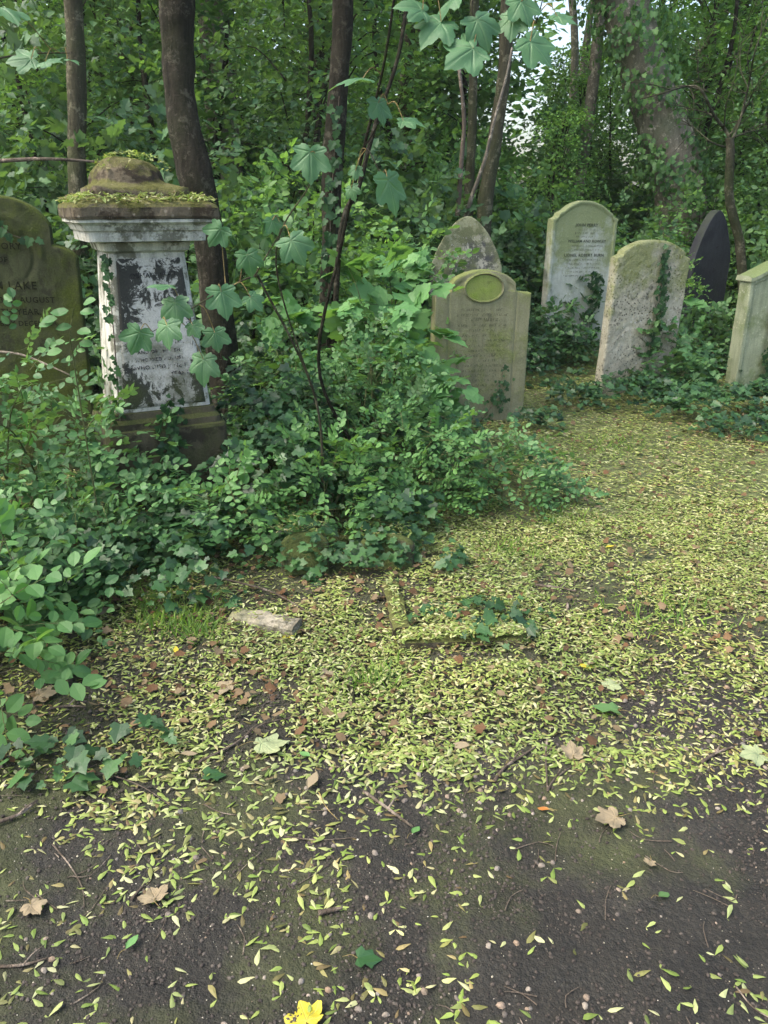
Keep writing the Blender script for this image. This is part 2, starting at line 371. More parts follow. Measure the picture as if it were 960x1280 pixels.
def ground_mat(name, path):
    b = NT(name); v = b.coord()
    n1 = b.noise(v, 1.3, 6, .6); n2 = b.noise(v, 16, 8, .7); n3 = b.noise(v, 130, 6, .75); n4 = b.noise(b.mapping(v, loc=(4, 4, 4)), 2.1, 5, .6)
    c = b.mix(b.ramp(n2, [(.3, 0.0), (.7, 1.0)]), (.0085, .0080, .0060), (.021, .0190, .0145))
    c = b.mix(b.ramp(n3, [(.52, 0.0), (.75, .7)]), c, (.058, .054, .042))
    if path:
        c = b.mix(b.ramp(n4, [(.48, 0.0), (.72, .38)]), c, (.060, .054, .045))
    sep = b.n('ShaderNodeSeparateXYZ'); b.l(v, sep.inputs[0])
    mm = b.math('ADD', n4, b.ramp(b.math('MULTIPLY', b.math('ADD', sep.outputs['X'], 1.2), .5), [(0, .13), (1, -.12)]))
    c = b.mix(b.ramp(mm, [(.54, 0.0), (.66, .75)]), c, (.036, .043, .012))
    c = b.mix(1.0, c, b.ramp(b.noise(v, 4.5, 8, .65), [(.35, .6), (.65, 1.35)]), 'MULTIPLY')
    if not path:
        yy = b.ramp(b.math('MULTIPLY', sep.outputs['Y'], .1), [(.20, 0.0), (.45, .55), (.9, .75)])
        c = b.mix(b.math('MULTIPLY', yy, b.ramp(n2, [(.35, .3), (.6, 1.0)])), c, (.19, .225, .075))
    vo = b.vor(v, 70)['Distance']; vo2 = b.vor(v, 210)['Distance']
    h = b.math('ADD', b.math('MULTIPLY', n3, .8), b.math('ADD', n2, b.math('SUBTRACT', 1, b.math('ADD', vo, b.math('MULTIPLY', vo2, .5)))))
    r = b.ramp(n2, [(.3, .55), (.7, .95)])
    return b.fin(b.bsdf(c, r, b.bump(h, .8, .008), .35))
M['ground'] = ground_mat('leaf_mould_soil', False); M['path'] = ground_mat('trodden_black_soil', True)
def pebble_mat(name, cols):
    b = NT(name); geo = b.n('ShaderNodeNewGeometry'); n = len(cols)
    c = b.ramp(geo.outputs['Random Per Island'], [(i/(n-1), q) for i, q in enumerate(cols)])
    nz = b.noise(b.coord(), 120, 5, .7); c = b.mix(1.0, c, b.ramp(nz, [(.3, .7), (.7, 1.2)]), 'MULTIPLY')
    return b.fin(b.bsdf(c, .75, b.bump(nz, .4, .003), .35))
M['pebble'] = pebble_mat('pebble', [(.07, .06, .05), (.13, .11, .09), (.22, .19, .15), (.10, .095, .085), (.20, .14, .09), (.24, .22, .19)])
M['crumb'] = pebble_mat('soil_crumb', [(.018, .014, .011), (.035, .028, .022), (.055, .045, .036), (.03, .024, .02), (.08, .068, .055)])
M['chip'] = pebble_mat('pale_chip', [(.22, .20, .14), (.33, .30, .22), (.5, .47, .40)])

# ------------------------------------------------------------------ ground and path
def grid_sheet(xs, ys, zf, name, mat, mask=None):
    X, Y = np.meshgrid(xs, ys, indexing='ij'); Z = zf(X, Y); nx, ny = len(xs), len(ys)
    V = np.stack([X, Y, Z], -1).reshape(-1, 3)
    i = np.arange(nx-1)[:, None]*ny; j = np.arange(ny-1)[None]
    F = np.stack([i+j, i+ny+j, i+ny+j+1, i+j+1], -1).reshape(-1, 4)
    if mask is not None:
        ok = mask(V[:, 0], V[:, 1])[F].all(1); F = F[ok]
    return Geo().add(V, F.ravel(), np.full(len(F), 4)).build(name, mat, smooth=True)
def warp(lo, a, b, hi, st, n):
    t = np.linspace(0, 1, n)[1:]
    return np.concatenate([(a-(a-lo)*t**2.5)[::-1], np.arange(a, b, st), b+(hi-b)*t**2.5])
xs = warp(-90, -2.2, 3.4, 90, .02, 60); ys = warp(-40, .7, 6.5, 120, .02, 60)
def gzf(X, Y): return gz(X, Y)
tag(grid_sheet(xs, ys, gzf, 'ground', M['ground']), kind='structure')
def path_edge(x): return 1.95+.24*np.asarray(x)+.16*(fbm(np.asarray(x)*1.1+3, 0*np.asarray(x), s=31, o=4)-.5)*2
def path_z(X, Y):
    e = path_edge(X)-Y
    return gz(X, Y)+np.where(e > .0, .004, .004)+0*X-.02*sstep(.02, -.05, e)
tag(grid_sheet(np.arange(-3.2, 4.6, .012), np.arange(.55, 3.4, .012), path_z, 'path', M['path'], lambda x, y: y < path_edge(x)+.07), kind='structure')

def rand_unit(n):
    v = rng.normal(size=(n, 3)); return norm(v)
def scatter_pos(n, x0, x1, y0, y1, dens):
    x = rng.uniform(x0, x1, n); y = rng.uniform(y0, y1, n); k = rng.random(n) < dens(x, y)
    return x[k], y[k]
def in_view(x, y, m=.35): return np.abs(x) < .50*y+m
BANKX = lambda y: -.55+.0*y
def seed_density(x, y):
    u = x/np.maximum(y, .1)*984+480                       # where the litter thins: a line running across the path
    e = y-path_edge(x)
    d = sstep(-1.15, .62, e)
    d = .085+.915*d**2.1
    d *= .14+1.15*sstep(.32, .60, fbm(x*2.6, y*2.6, s=41, o=5))
    d *= 1-.85*np.exp(-(((x-.33)/.24)**2+((y-2.52)/.05)**2))
    d = d+.012; d *= 1-.62*sstep(-.1, -.9, x)*sstep(3.4, 2.5, y)*sstep(1.5, 2.1, y)      # fewer on the left
    d = np.where((x < .30) & (y > 4.0), d*.25, d); d = np.where(y > 4.2, np.maximum(d, .60), d)
    return np.clip(d, 0, 1)*in_view(x, y)
g = Geo()
for (n, y0, y1, tm, lo, hi) in ((9500, .7, 2.0, WPAIR, .032, .056), (13000, .7, 2.0, W1, .018, .042), (34000, 1.9, 4.2, WPAIR, .024, .043), (56000, 1.9, 4.2, W1, .016, .034), (150000, 4.1, 9.6, WSIMP, .03, .050)):
    xw = min(5.2, .5*y1+.4)
    x, y = scatter_pos(n, -xw, xw, y0, y1, seed_density); m = len(x)
    nrm = norm(np.c_[rng.normal(0, .30, m), rng.normal(0, .30, m), np.ones(m)])
    a = rng.uniform(0, 2*PI, m); d = np.c_[np.cos(a), np.sin(a), np.zeros(m)]
    lift = .006+.022*rng.random(m)*sstep(.3, 1, seed_density(x, y))
    g.inst(tm, np.c_[x, y, gz(x, y)+lift], frames(d, nrm), lo+(hi-lo)*rng.random(m)**1.3)
for (a_, b_, hh, ww, nn) in ((gpt(500, 808), gpt(652, 800), .05, .04, 330), (gpt(503, 800), gpt(487, 735), .05, .035, 90), (gpt(292, 772), gpt(372, 793), .062, .05, 26), (gpt(345, 690), gpt(415, 690), .15, .10, 70), (gpt(455, 690), gpt(515, 690), .12, .10, 60)):
    t = rng.random(nn); P = a_[None]*(1-t)[:, None]+b_[None]*t[:, None]+np.c_[rng.normal(0, .01, nn), rng.uniform(-ww, ww, nn), 0*t]; P[:, 2] = gz(P[:, 0], P[:, 1])+hh+.008*rng.random(nn); aa = rng.uniform(0, 2*PI, nn)
    g.inst(WPAIR, P, frames(np.c_[np.cos(aa), np.sin(aa), 0*aa], norm(np.c_[rng.normal(0, .35, nn), rng.normal(0, .35, nn), np.ones(nn)])), rng.uniform(.028, .042, nn))
tag(g.build('fallen_seeds', M['seed']), 'yellow-green winged tree seeds strewn over the ground between path and graves', 'seeds', kind='stuff')

def rock_tmpl(s, k=7):
    r = np.random.default_rng(s); V = []; L = []; T = []
    rings = [(-.5, .55), (-.15, 1), (.25, .85), (.5, .35)]
    for z, q in rings:
        for j in range(k):
            a = 2*PI*j/k+r.uniform(-.2, .2); w = q*r.uniform(.8, 1.1)*.5; V.append([w*math.cos(a)*1.25, w*math.sin(a), z*.6])
    for i in range(3):
        for j in range(k): L += [i*k+j, i*k+(j+1) % k, (i+1)*k+(j+1) % k, (i+1)*k+j]; T.append(4)
    L += list(range(k))[::-1]+[3*k+j for j in range(k)]; T += [k, k]
    return np.array(V), np.array(L), np.array(T)
def scatter_rocks(g, n, x0, x1, y0, y1, dens, lo, hi, pw=2.5, k=7, sink=.1):
    x, y = scatter_pos(n, x0, x1, y0, y1, dens); m = len(x); w = rng.integers(0, 5, m)
    sc = lo+(hi-lo)*rng.random(m)**pw
    for q in range(5):
        s = w == q; mm = s.sum(); a = rng.uniform(0, 2*PI, mm)
        nr = norm(np.c_[rng.normal(0, .3, mm), rng.normal(0, .3, mm), np.ones(mm)])
        g.inst(rock_tmpl(q+11, k), np.c_[x[s], y[s], gz(x[s], y[s])+.004+sc[s]*sink], frames(np.c_[np.cos(a), np.sin(a), 0*a], nr), sc[s])
def pd(x, y):
    e = path_edge(x)-y
    base = .10+.9*sstep(.55, .75, fbm(x*1.6+9, y*1.6, s=77, o=3))
    base = base+1.6*np.exp(-(((x-.05)/.25)**2+((y-1.08)/.10)**2))+1.3*np.exp(-(((x-1.20)/.45)**2+((y-2.25)/.28)**2))
    return np.clip(base, 0, 1)*sstep(-.4, .3, e)*in_view(x, y)
g = Geo(); scatter_rocks(g, 9500, -1.7, 2.2, .75, 3.0, pd, .003, .017)
tag(g.build('pebbles', M['pebble'], smooth=False), 'small pebbles and grit trodden into the dark path', 'pebbles', kind='stuff')
g = Geo(); scatter_rocks(g, 90000, -1.9, 2.4, .75, 3.2, lambda x, y: in_view(x, y)*(.25+.75*sstep(.4, .6, fbm(x*4, y*4, s=5, o=3))), .003, .011, 2.5, 5, .12)
tag(g.build('soil_crumbs', M['crumb']), 'crumbs of black soil loose on the trodden path', 'soil', kind='stuff')
g = Geo(); scatter_rocks(g, 500, -1.7, 2.2, .75, 2.6, lambda x, y: in_view(x, y)*sstep(-.4, .3, path_edge(x)-y)*(.4+.6*(x > -.3)), .002, .008, 3, 5, .0)
scatter_rocks(g, 9000, -1.7, 2.2, .75, 2.8, lambda x, y: in_view(x, y)*sstep(-.5, .3, path_edge(x)-y)*(.3+.7*sstep(.45, .6, fbm(x*5, y*5, s=15, o=3))), .0012, .0038, 2, 5, .0)
tag(g.build('stone_chips', M['chip']), 'tiny whitish chips and seed husks speckling the black path', 'chips', kind='stuff')

# brown leaf litter: flat shreds
g = Geo()
def ld(x, y):
    return np.clip(.06+.9*np.exp(-(((x+.75)/.8)**2+((y-2.65)/.5)**2))+.35*np.exp(-(((x-.1)/.5)**2+((y-2.9)/.35)**2))+.26*(y > 2.0), 0, 1)*in_view(x, y)*sstep(-.5, .3, y-path_edge(x))
x, y = scatter_pos(12500, -2, 4, 1.3, 7, ld); m = len(x); w = rng.random(m) < .5
a = rng.uniform(0, 2*PI, m); d = np.c_[np.cos(a), np.sin(a), rng.normal(0, .25, m)]; nr = norm(np.c_[rng.normal(0, .45, m), rng.normal(0, .45, m), np.ones(m)])
p = np.c_[x, y, gz(x, y)+.012+.018*rng.random(m)]; F_ = frames(d, nr); sc = rng.uniform(.012, .038, m)
g.inst(OVAL, p[w], F_[w], sc[w]); g.inst(MAPLE, p[~w], F_[~w], sc[~w])
tag(g.build('leaf_litter', M['dead']), 'brown shredded leaf litter lying among the seeds at the foot of the bushes', 'leaf litter', kind='stuff')
# fine twiglets
g = Geo()
x, y = scatter_pos(520, -2, 3, .9, 4.2, lambda x, y: in_view(x, y)*1.0)
for xx, yy in zip(x, y):
    a = rng.uniform(0, PI); l = rng.uniform(.02, .11); q = np.array([math.cos(a), math.sin(a)])*l/2; b_ = rng.normal(0, l*.12, 2)
    P = [(xx-q[0], yy-q[1]), (xx+b_[0], yy+b_[1]), (xx+q[0], yy+q[1])]
    P = catmull([[u, v, float(gz(u, v))+.008] for u, v in P], 2); tube(g, P, [.0016, .0009], 4)
tag(g.build('twig_litter', M['twig']), 'hair-thin broken twiglets scattered over soil and seeds', 'twigs', kind='stuff')
# grass tufts / mossy blades
g = Geo()
for (px, py, n, rr) in ((215, 770, 380, .16), (185, 745, 260, .14), (245, 790, 150, .10), (760, 560, 200, .3), (470, 855, 120, .09), (640, 690, 130, .12), (700, 650, 150, .2), (820, 770, 160, .2)):
    c = gpt(px, py); x = c[0]+rng.normal(0, rr*.6, n); y = c[1]+rng.normal(0, rr*.5, n)
    d = norm(np.c_[rng.normal(0, .6, n), rng.normal(0, .6, n), np.full(n, .9)])
    g.inst(NARROW, np.c_[x, y, gz(x, y)], frames(d, rand_unit(n)), rng.uniform(.03, .07, n))
tag(g.build('grass', M['grass']), 'sparse bright grass blades pushing through the seed litter', 'grass', kind='stuff')

# ------------------------------------------------------------------ stones
def stone(name, label, W, H, T, topf, loc, rz, mat, relief=None, lean=(0, 0), base=-.2, cat='headstone', brk=(), nx=110, nzv=120, rough=.004, group=None, rnd=.012, wf=None, sidecut=None):
    xs_ = np.concatenate([np.linspace(-W/2, W/2, nx), [-W/2+.002, -W/2+.006, W/2-.002, W/2-.006]]+[[b-.001, b+.001] for b in brk])
    xs_ = np.unique(np.round(xs_, 5)); top = topf(xs_)
    s = np.concatenate([np.linspace(0, 1, nzv), [1-.003, 1-.0008]]); s = np.unique(s)
    X = np.repeat(xs_[:, None], len(s), 1); Z = base+(top[:, None]-base)*s[None]
    if wf is not None: X = X*wf(Z)
    e = np.minimum(W/2-np.abs(xs_)[:, None]+0*Z, (top[:, None]-Z)*.9)
    q = np.clip(rnd-e, 0, rnd); rd = rnd-np.sqrt(np.maximum(0, rnd**2-q**2))
    sd = abs(hash(label)) % 97 if False else int(sum(map(ord, label)) % 97)
    nz_ = rough*(fbm(X*9, Z*9, s=sd, o=5, g=.6)-.5)*2
    rl = relief(X, Z) if relief else 0*X
    Yf = -T/2+rd+rl+nz_; Yb = T/2-rd+.4*nz_
    Xe = X+.004*(fbm(Z*7, 0*Z+3, s=sd+5, o=4)-.5)*2*(np.abs(X) > W/2*.9)
    Ze = Z+.007*(fbm(X*8, 0*X+3, s=sd+9, o=4)-.5)*2*(s[None] > .97)
    n0, n1 = X.shape
    Vf = np.stack([Xe, Yf, Ze], -1).reshape(-1, 3); Vb = np.stack([Xe, Yb, Ze], -1).reshape(-1, 3)
    i = np.arange(n0-1)[:, None]*n1; j = np.arange(n1-1)[None]
    F = np.stack([i+j, i+n1+j, i+n1+j+1, i+j+1], -1).reshape(-1, 4)
    o2 = n0*n1; Fb = F[:, ::-1]+o2
    bl = np.concatenate([np.arange(n1), np.arange(1, n0)*n1+n1-1, (n0-1)*n1+np.arange(n1-1)[::-1], np.arange(n0-1)[::-1]*n1])
    Fs = np.stack([bl[:-1], bl[1:], bl[1:]+o2, bl[:-1]+o2], -1)
    FF = np.vstack([F, Fb, Fs])
    root = empty(name, loc, rz, label, cat, group); root.rotation_euler = (lean[0], lean[1], rz)
    gg = Geo().add(np.vstack([Vf, Vb]), FF.ravel(), np.full(len(FF), 4))
    ob = gg.build('slab', mat, root, smooth=True)
    try:
        me = ob.data; me.set_sharp_from_angle(angle=math.radians(50))
    except Exception: pass
    return root

def text_geo(g, lines, y):
    """lines: (text, size, x centre, z)"""
    for body, size, x, z in lines:
        cu = bpy.data.curves.new('t', 'FONT'); cu.body = body; cu.size = size; cu.align_x = 'CENTER'; cu.extrude = .0008; cu.offset = size*.012; cu.resolution_u = 2; cu.space_character = 1.12
        o = bpy.data.objects.new('t', cu); COL.objects.link(o); dg = bpy.context.evaluated_depsgraph_get(); dg.update()
        me = bpy.data.meshes.new_from_object(o.evaluated_get(dg))
        V = np.zeros(len(me.vertices)*3, np.float32); me.vertices.foreach_get('co', V); V = V.reshape(-1, 3)
        L = np.zeros(len(me.loops), np.int32); me.loops.foreach_get('vertex_index', L)
        T = np.array([len(p.vertices) for p in me.polygons])
        bpy.data.objects.remove(o); bpy.data.curves.remove(cu)
        P = np.c_[V[:, 0]+x, y+0*V[:, 0]-V[:, 2], V[:, 1]+z]
        g.add(P, L, T)
        bpy.data.meshes.remove(me)
def marks_geo(g, rows, y, seed=1):
    """illegible worn letters: rows of (x0, x1, z, h)"""
    r = random.Random(seed)
    def quad(x0, z0, x1, z1, w):
        dx, dz = x1-x0, z1-z0; l = math.hypot(dx, dz) or 1; nx_, nz_ = -dz/l*w/2, dx/l*w/2
        g.add([[x0+nx_, y, z0+nz_], [x0-nx_, y, z0-nz_], [x1-nx_, y, z1-nz_], [x1+nx_, y, z1+nz_]], [0, 1, 2, 3], [4])
    for x0, x1, z, h in rows:
        x = x0
        while x < x1:
            wl = h*r.uniform(.45, .8); w = h*.16
            if r.random() < .86:
                k = r.randrange(5); zj = z+r.uniform(-.002, .002)
                if k in (0, 1, 3): quad(x, zj, x, zj+h, w)
                if k in (0, 4): quad(x+wl*.8, zj, x+wl*.8, zj+h*r.choice([1, .5]), w)
                if k == 1: quad(x+w, zj+h, x+wl, zj+h, w); 
                if k == 2: quad(x, zj, x+wl*.5, zj+h, w); quad(x+wl*.5+w*.3, zj+h-w, x+wl, zj, w)
                if k == 3: quad(x+w, zj+h*.5, x+wl*.8, zj+h*r.choice([0, 1]), w)
            x += wl*1.35+(h*.7 if r.random() < .18 else 0)

def arch(W, sh, rise, flat): # shouldered semi-elliptic arch
    def f(x):
        a = W/2-flat; t = np.clip(np.abs(x)/a, 0, 1)
        return np.where(np.abs(x) < a, sh+.02+(rise-.02)*np.sqrt(np.maximum(0, 1-t**2)), sh)
    return f

# -- 1 mossy stone at left edge
p = at(38, 480, 4.75); zb = float(gz(p[0], p[1]))
def top_left(x):
    ax = np.abs(x)
    r = np.where(ax < .27, 1.36+.26*np.sqrt(np.maximum(0, 1-(ax/.30)**2))*1.0, 0)
    sh = 1.25+.115*np.sqrt(np.maximum(0, 1-np.clip((ax-.25)/.16, 0, 1)**2))
    return np.maximum(r, sh)
def rel_left(X, Z):
    r = np.hypot(X, Z-1.30); ring = .012*np.exp(-((r-.165)/.016)**2)
    inn = .008*sstep(.15, .14, r)
    ar = np.hypot(X, (Z-1.30)); band = -.006*np.exp(-((ar-.215)/.012)**2)*(Z > 1.28)
    return ring*(Z < 1.42)+inn+band
sl = stone('headstone', 'dark green mossy headstone cut off by the left edge behind the shrubs', .80, 1.62, .11, top_left, (p[0]-.07, p[1], zb), math.radians(14), M['st_left'], rel_left, lean=(0, math.radians(1.5)), brk=(-.27, .27), rough=.006)
g = Geo(); text_geo(g, [('MEMORY', .050, .0, 1.335), ('OF', .04, 0, 1.265), ('AM LAKE', .062, .03, 1.115), ('ON 13TH AUGUST', .046, .045, 1.04), ('7TH YEAR.', .048, .05, .972), ('A BOY DECEMBER', .040, .075, .908)], -.0615)
g.build('lettering', M['let_left'], sl)

# -- 2 pointed stone behind the oval one
def pointed(W, sh, H, pw=1.6): return lambda x: sh+(H-sh)*(1-np.clip(np.abs(x)/(W/2), 0, 1)**pw)**(1/1.25)
p = at(579, 430, 7.6); zb = float(gz(p[0], p[1])); W_ = .66
Ht = at(582, 270, 7.6)[2]-zb
sp_ = stone('headstone', 'pointed headstone with black crust standing behind the oval-panelled one', W_, Ht, .10, pointed(W_, Ht-.46, Ht, 1.7), (p[0], p[1], zb), math.radians(-2), M['st_point'], None, lean=(math.radians(-1), math.radians(0)))
g = Geo(); marks_geo(g, [(-.16+.02*k % .03, .17, Ht-.20-.055*k, .026) for k in range(9)], -.0555, 3); g.build('lettering', M['let_pale'], sp_)

# -- 3 oval panel stone in the middle
p = gpt(598, 527); zb = p[2]; D = p[1]
Ht = at(610, 338, D)[2]-zb; W_ = .745
def top_oval(x):
    ax = np.abs(x); a = .245
    return np.where(ax < a, Ht-.135+.135*np.sqrt(np.maximum(0, 1-(ax/(a+.012))**2)), Ht-.140-.022*np.clip((ax-a)/(W_/2-a), 0, 1)**.5)
oz = Ht-.125
def rel_oval(X, Z):
    r = np.sqrt((X/.150)**2+((Z-oz)/.100)**2)
    h = -.014*np.exp(-((r-1.0)/.055)**2)+.010*sstep(.97, .9, r)
    h = h+.007*sstep(1.12, 1.3, r)*(Z > oz-.02)*sstep(.245, .23, np.abs(X))*sstep(.0, .03, top_oval(X)-Z-.028)
    h = h+.005*np.exp(-((np.abs(X)-.262)/.007)**2)*(Z > .1)     # sunk line beside the pilaster
    return h
so = stone('headstone', 'olive headstone with a sunken oval panel standing beside the seed-strewn grass', W_, Ht, .12, top_oval, (p[0]-.02, D+.05, zb), math.radians(10), M['st_oval'], rel_oval, lean=(0, math.radians(0.5)), brk=(-.245, .245), nx=170, nzv=170, rough=.003)
g = Geo(); th = np.linspace(0, 2*PI, 64, endpoint=False); V = [[0, 0, 0]]
for f in (.5, 1): V += [[.140*f*math.cos(a), -.004*(1-f), .092*f*math.sin(a)] for a in th]
L = []; T = []
for j in range(64): L += [0, 1+(j+1) % 64, 1+j]; T.append(3); L += [1+j, 1+(j+1) % 64, 65+(j+1) % 64, 65+j]; T.append(4)
V = np.array(V)+[0, -.0555, oz]; g.add(V, L, T); g.build('oval_panel', M['st_ovalin'], so, smooth=True)
g = Geo()
for k in range(17):
    z = oz-.165-.038*k; hw = (.17, .21, .13, .19, .10, .16, .2, .15, .2, .2, .12, .19, .14, .18, .1, .17, .15)[k]
    marks_geo(g, [(-hw, hw*.95, z, .017 if k not in (2, 9) else .024)], -.0645, k+9)
g.build('lettering', M['let_faint'], so)

# -- 4 tall pale stone at the back
D = 8.8; p = at(713, 440, D); zb = float(gz(p[0], D)); Ht = at(718, 251, D)[2]-zb; W_ = .76
def top_tall(x):
    ax = np.abs(x)/(W_/2)
    s1 = np.where(ax < .82, 0, 1)
    c = .10*(1-np.clip(ax/.70, 0, 1)**2.2)
    mid = np.where(ax < .70, Ht-.10+c, Ht-.10-.018*sstep(.70, .82, ax))
    return np.where(s1 > 0, Ht-.128-.05*np.sqrt(np.clip((ax-.82)/.18, 0, 1)), mid)
def rel_tall(X, Z):
    b = np.minimum(W_/2-np.abs(X), top_tall(X)-Z)
    return .014*sstep(.032, .042, b)
st = stone('headstone', 'tall pale headstone with ogee top standing furthest back before the bushes', W_, Ht, .13, top_tall, (p[0], D, zb), math.radians(16.5), M['st_tall'], rel_tall, lean=(0, math.radians(.8)), nx=140, nzv=140, rough=.004)
g = Geo()
text_geo(g, [('LIONEL ROBERT BURN', .042, .02, Ht-.55), ('JOHN PERRY', .042, .02, Ht-.25), ('WILLIAM AND ROWLEY', .038, .04, Ht-.408)], -.054)
marks_geo(g, [(-.08, .12, Ht-.29, .016), (-.11, .13, Ht-.325, .020), (-.09, .1, Ht-.36, .016), (-.13, .27, Ht-.45, .014), (-.1, .2, Ht-.49, .014), (-.2, .22, Ht-.59, .016), (-.17, .2, Ht-.63, .016), (-.2, .21, Ht-.67, .014), (-.15, .2, Ht-.71, .014), (-.2, .1, Ht-.75, .014)], -.054, 5)
g.build('lettering', M['let_tall'], st)

# -- 5 lichen stone, leaning
p = gpt(790, 492); zb = p[2]; D = p[1]; Ht = at(800, 300, D)[2]-zb; W_ = .74
def top_lich(x):
    ax = np.abs(x); return np.where(ax < .31, Ht-.11+.11*(1-(ax/.33)**2)**.8, Ht-.115-.03*np.clip((ax-.31)/.06, 0, 1))
sli = stone('headstone', 'broad headstone pitted with dark lichen and crusted with moss along its top', W_, Ht, .11, top_lich, (p[0]+.01, D+.06, zb), math.radians(19), M['st_lich'], lambda X, Z: .004*sstep(.5, .7, fbm(X*22, Z*22, s=8, o=3)), lean=(math.radians(1), math.radians(1.6)), rough=.006, nx=140, nzv=140, rnd=.02)
# -- 6 dark slate pointed
D = 9.3; p = at(870, 430, D); zb = float(gz(p[0], D)); Ht = at(872, 262, D)[2]-zb; W_ = .60
ss = stone('headstone', 'black pointed slate headstone half hidden behind the lichen-pitted one', W_, Ht, .11, pointed(W_, Ht-.55, Ht, 1.6), (p[0], D, zb), math.radians(29), M['st_slate'], None, lean=(0, math.radians(1)), rough=.002)
# -- 7 right edge stone with sloping coping
p = gpt(980, 483); zb = p[2]; D = p[1]; Ht = at(960, 333, D)[2]-zb
def top_edge(x): return Ht+.02-.42*np.maximum(0, -(x-.02))*1.0-.42*np.maximum(0, x-.12)
se = stone('headstone', 'greenish headstone with gabled top cut off by the right edge', .66, Ht, .15, top_edge, (p[0]-.20, D+.1, zb), math.radians(17), M['st_edge'], lambda X, Z: .014*sstep(.04, .055, np.minimum(.33-np.abs(X), top_edge(X)-Z)), rough=.006)
g = Geo()
xx = np.linspace(-.355, .355, 40); zc = top_edge(np.clip(xx, -.33, .33))
P = []
for k, (yy, dz) in enumerate([(-.10, .0), (-.10, .03), (-.06, .045), (.09, .045), (.10, .0)]):
    P.append(np.c_[xx, yy+0*xx, zc+dz+.003+.004*(fbm(xx*9, 0*xx+k, s=4)-.5)])
P = np.array(P); V = P.reshape(-1, 3); L = []; T = []
for a in range(5):
    b2 = (a+1) % 5
    for j in range(39): L += [a*40+j, a*40+j+1, b2*40+j+1, b2*40+j]; T.append(4)
L += [0, 40, 80, 120, 160, 199, 159, 119, 79, 39]; T += [5, 5]
g.add(V, L, T).build('coping', M['st_edge'], se, smooth=False)

# -- pedestal monument
pc = at(201, 560, 4.18); pz = float(gz(pc[0], pc[1]))-.0
def rings_block(rings, nseg=24, rough=.004, sd=1, closed=True):
    """square-plan body from (half width, z) rings with subdivided sides"""
    t = np.linspace(-1, 1, nseg+1)[:-1]
    P = np.concatenate([np.c_[t, -1+0*t], np.c_[1+0*t, t], np.c_[-t, 1+0*t], np.c_[-1+0*t, -t]])
    k = len(P); V = []
    for hw, z in rings:
        q = P*hw; cr = np.minimum(1, 1-.010/hw*np.exp(-((1-np.minimum(np.abs(P[:, 0]), np.abs(P[:, 1])))/(.02/hw))**2))
        n_ = rough*(fbm(q[:, 0]*14+7, q[:, 1]*14+3, z*14+0*q[:, 0], s=sd, o=4)-.5)*2
        q = q*(cr+n_/hw)[:, None]
        V.append(np.c_[q, z+rough*.8*(fbm(q[:, 0]*9, q[:, 1]*9, s=sd+3, o=3)-.5)])
    n = len(rings); V = np.concatenate(V)
    i = np.arange(n-1)[:, None]*k; j = np.arange(k)[None]; j2 = (j+1) % k
    F = np.stack([i+j, i+j2, i+k+j2, i+k+j], -1).reshape(-1, 4)
    L = np.concatenate([F.ravel(), np.arange(k)[::-1], (n-1)*k+np.arange(k)]); T = np.concatenate([np.full(len(F), 4), [k, k]])
    return V, L, T
def zr(a, b, n): return np.linspace(a, b, n)
ped = empty('pedestal_monument', (pc[0], pc[1], pz), math.radians(26.5), 'tall square pedestal tomb of flaking white marble with mossy domed cap', 'tomb')
def lvl(py, D=3.9): return at(200, py, D)[2]-pz
zt, zb_ = lvl(302, 4.0), lvl(513, 3.95)
Geo().add(*rings_block([(.305, z) for z in zr(-.2, zb_-.10, 14)]+[(.30, zb_-.085), (.285, zb_-.08), (.283, zb_-.05), (.265, zb_-.03), (.26, zb_)], 26, .007, 3)).build('plinth', M['plinth'], ped, smooth=False)
hwt, hwb = .188, .243
Geo().add(*rings_block([(hwb+(hwt-hwb)*t, zb_+.003+(zt-zb_-.06)*t) for t in np.linspace(0, 1, 26)]+[(hwt+.0, zt-.052), (hwt+.02, zt-.04), (hwt+.03, zt-.003)], 24, .0015, 5)).build('shaft', M['marble'], ped, smooth=False)
# raised inscribed panel on the front
tilt = math.atan((hwb-hwt)/(zt-zb_-.06))
g = Geo(); nx_, nz_ = 40, 70
pw_, z0, z1 = lambda t: (hwb-.035)+(hwt-hwb)*t, zb_+.02, zt-.075
V = []
for i in range(nx_+1):
    for j in range(nz_+1):
        t = j/nz_; u = -1+2*i/nx_; z = z0+(z1-z0)*t; tt = (z-zb_)/(zt-zb_-.06)
        y0_ = -(hwb+(hwt-hwb)*tt)-.0065
        edge = min(1-abs(u), t*4, (1-t)*4)
        V.append([u*pw_(tt)+.004, y0_+.006*max(0, 1-edge/.03)+.0015*float(fbm(u*6, z*20, s=2)), z])
L = []; T = []
for i in range(nx_):
    for j in range(nz_):
        a = i*(nz_+1)+j; L += [a, a+nz_+1, a+nz_+2, a+1]; T.append(4)
g.add(V, L, T).build('panel', M['panel'], ped, smooth=True)
g = Geo()
text_geo(g, [('OSHA', .034, -.05, 1.155), ('BELO', .030, .085, 1.165), ('ARK', .030, .10, .935), ('IN', .026, .105, .90), ('NNE,', .044, .075, .835), ('AND OF THE 4TH', .024, .0, .795), ('WHO DIED AUGUST', .024, .0, .757), ('WHO DIED JUNE 1', .028, .0, .718), ('YEARS', .030, .09, .678)], 0)
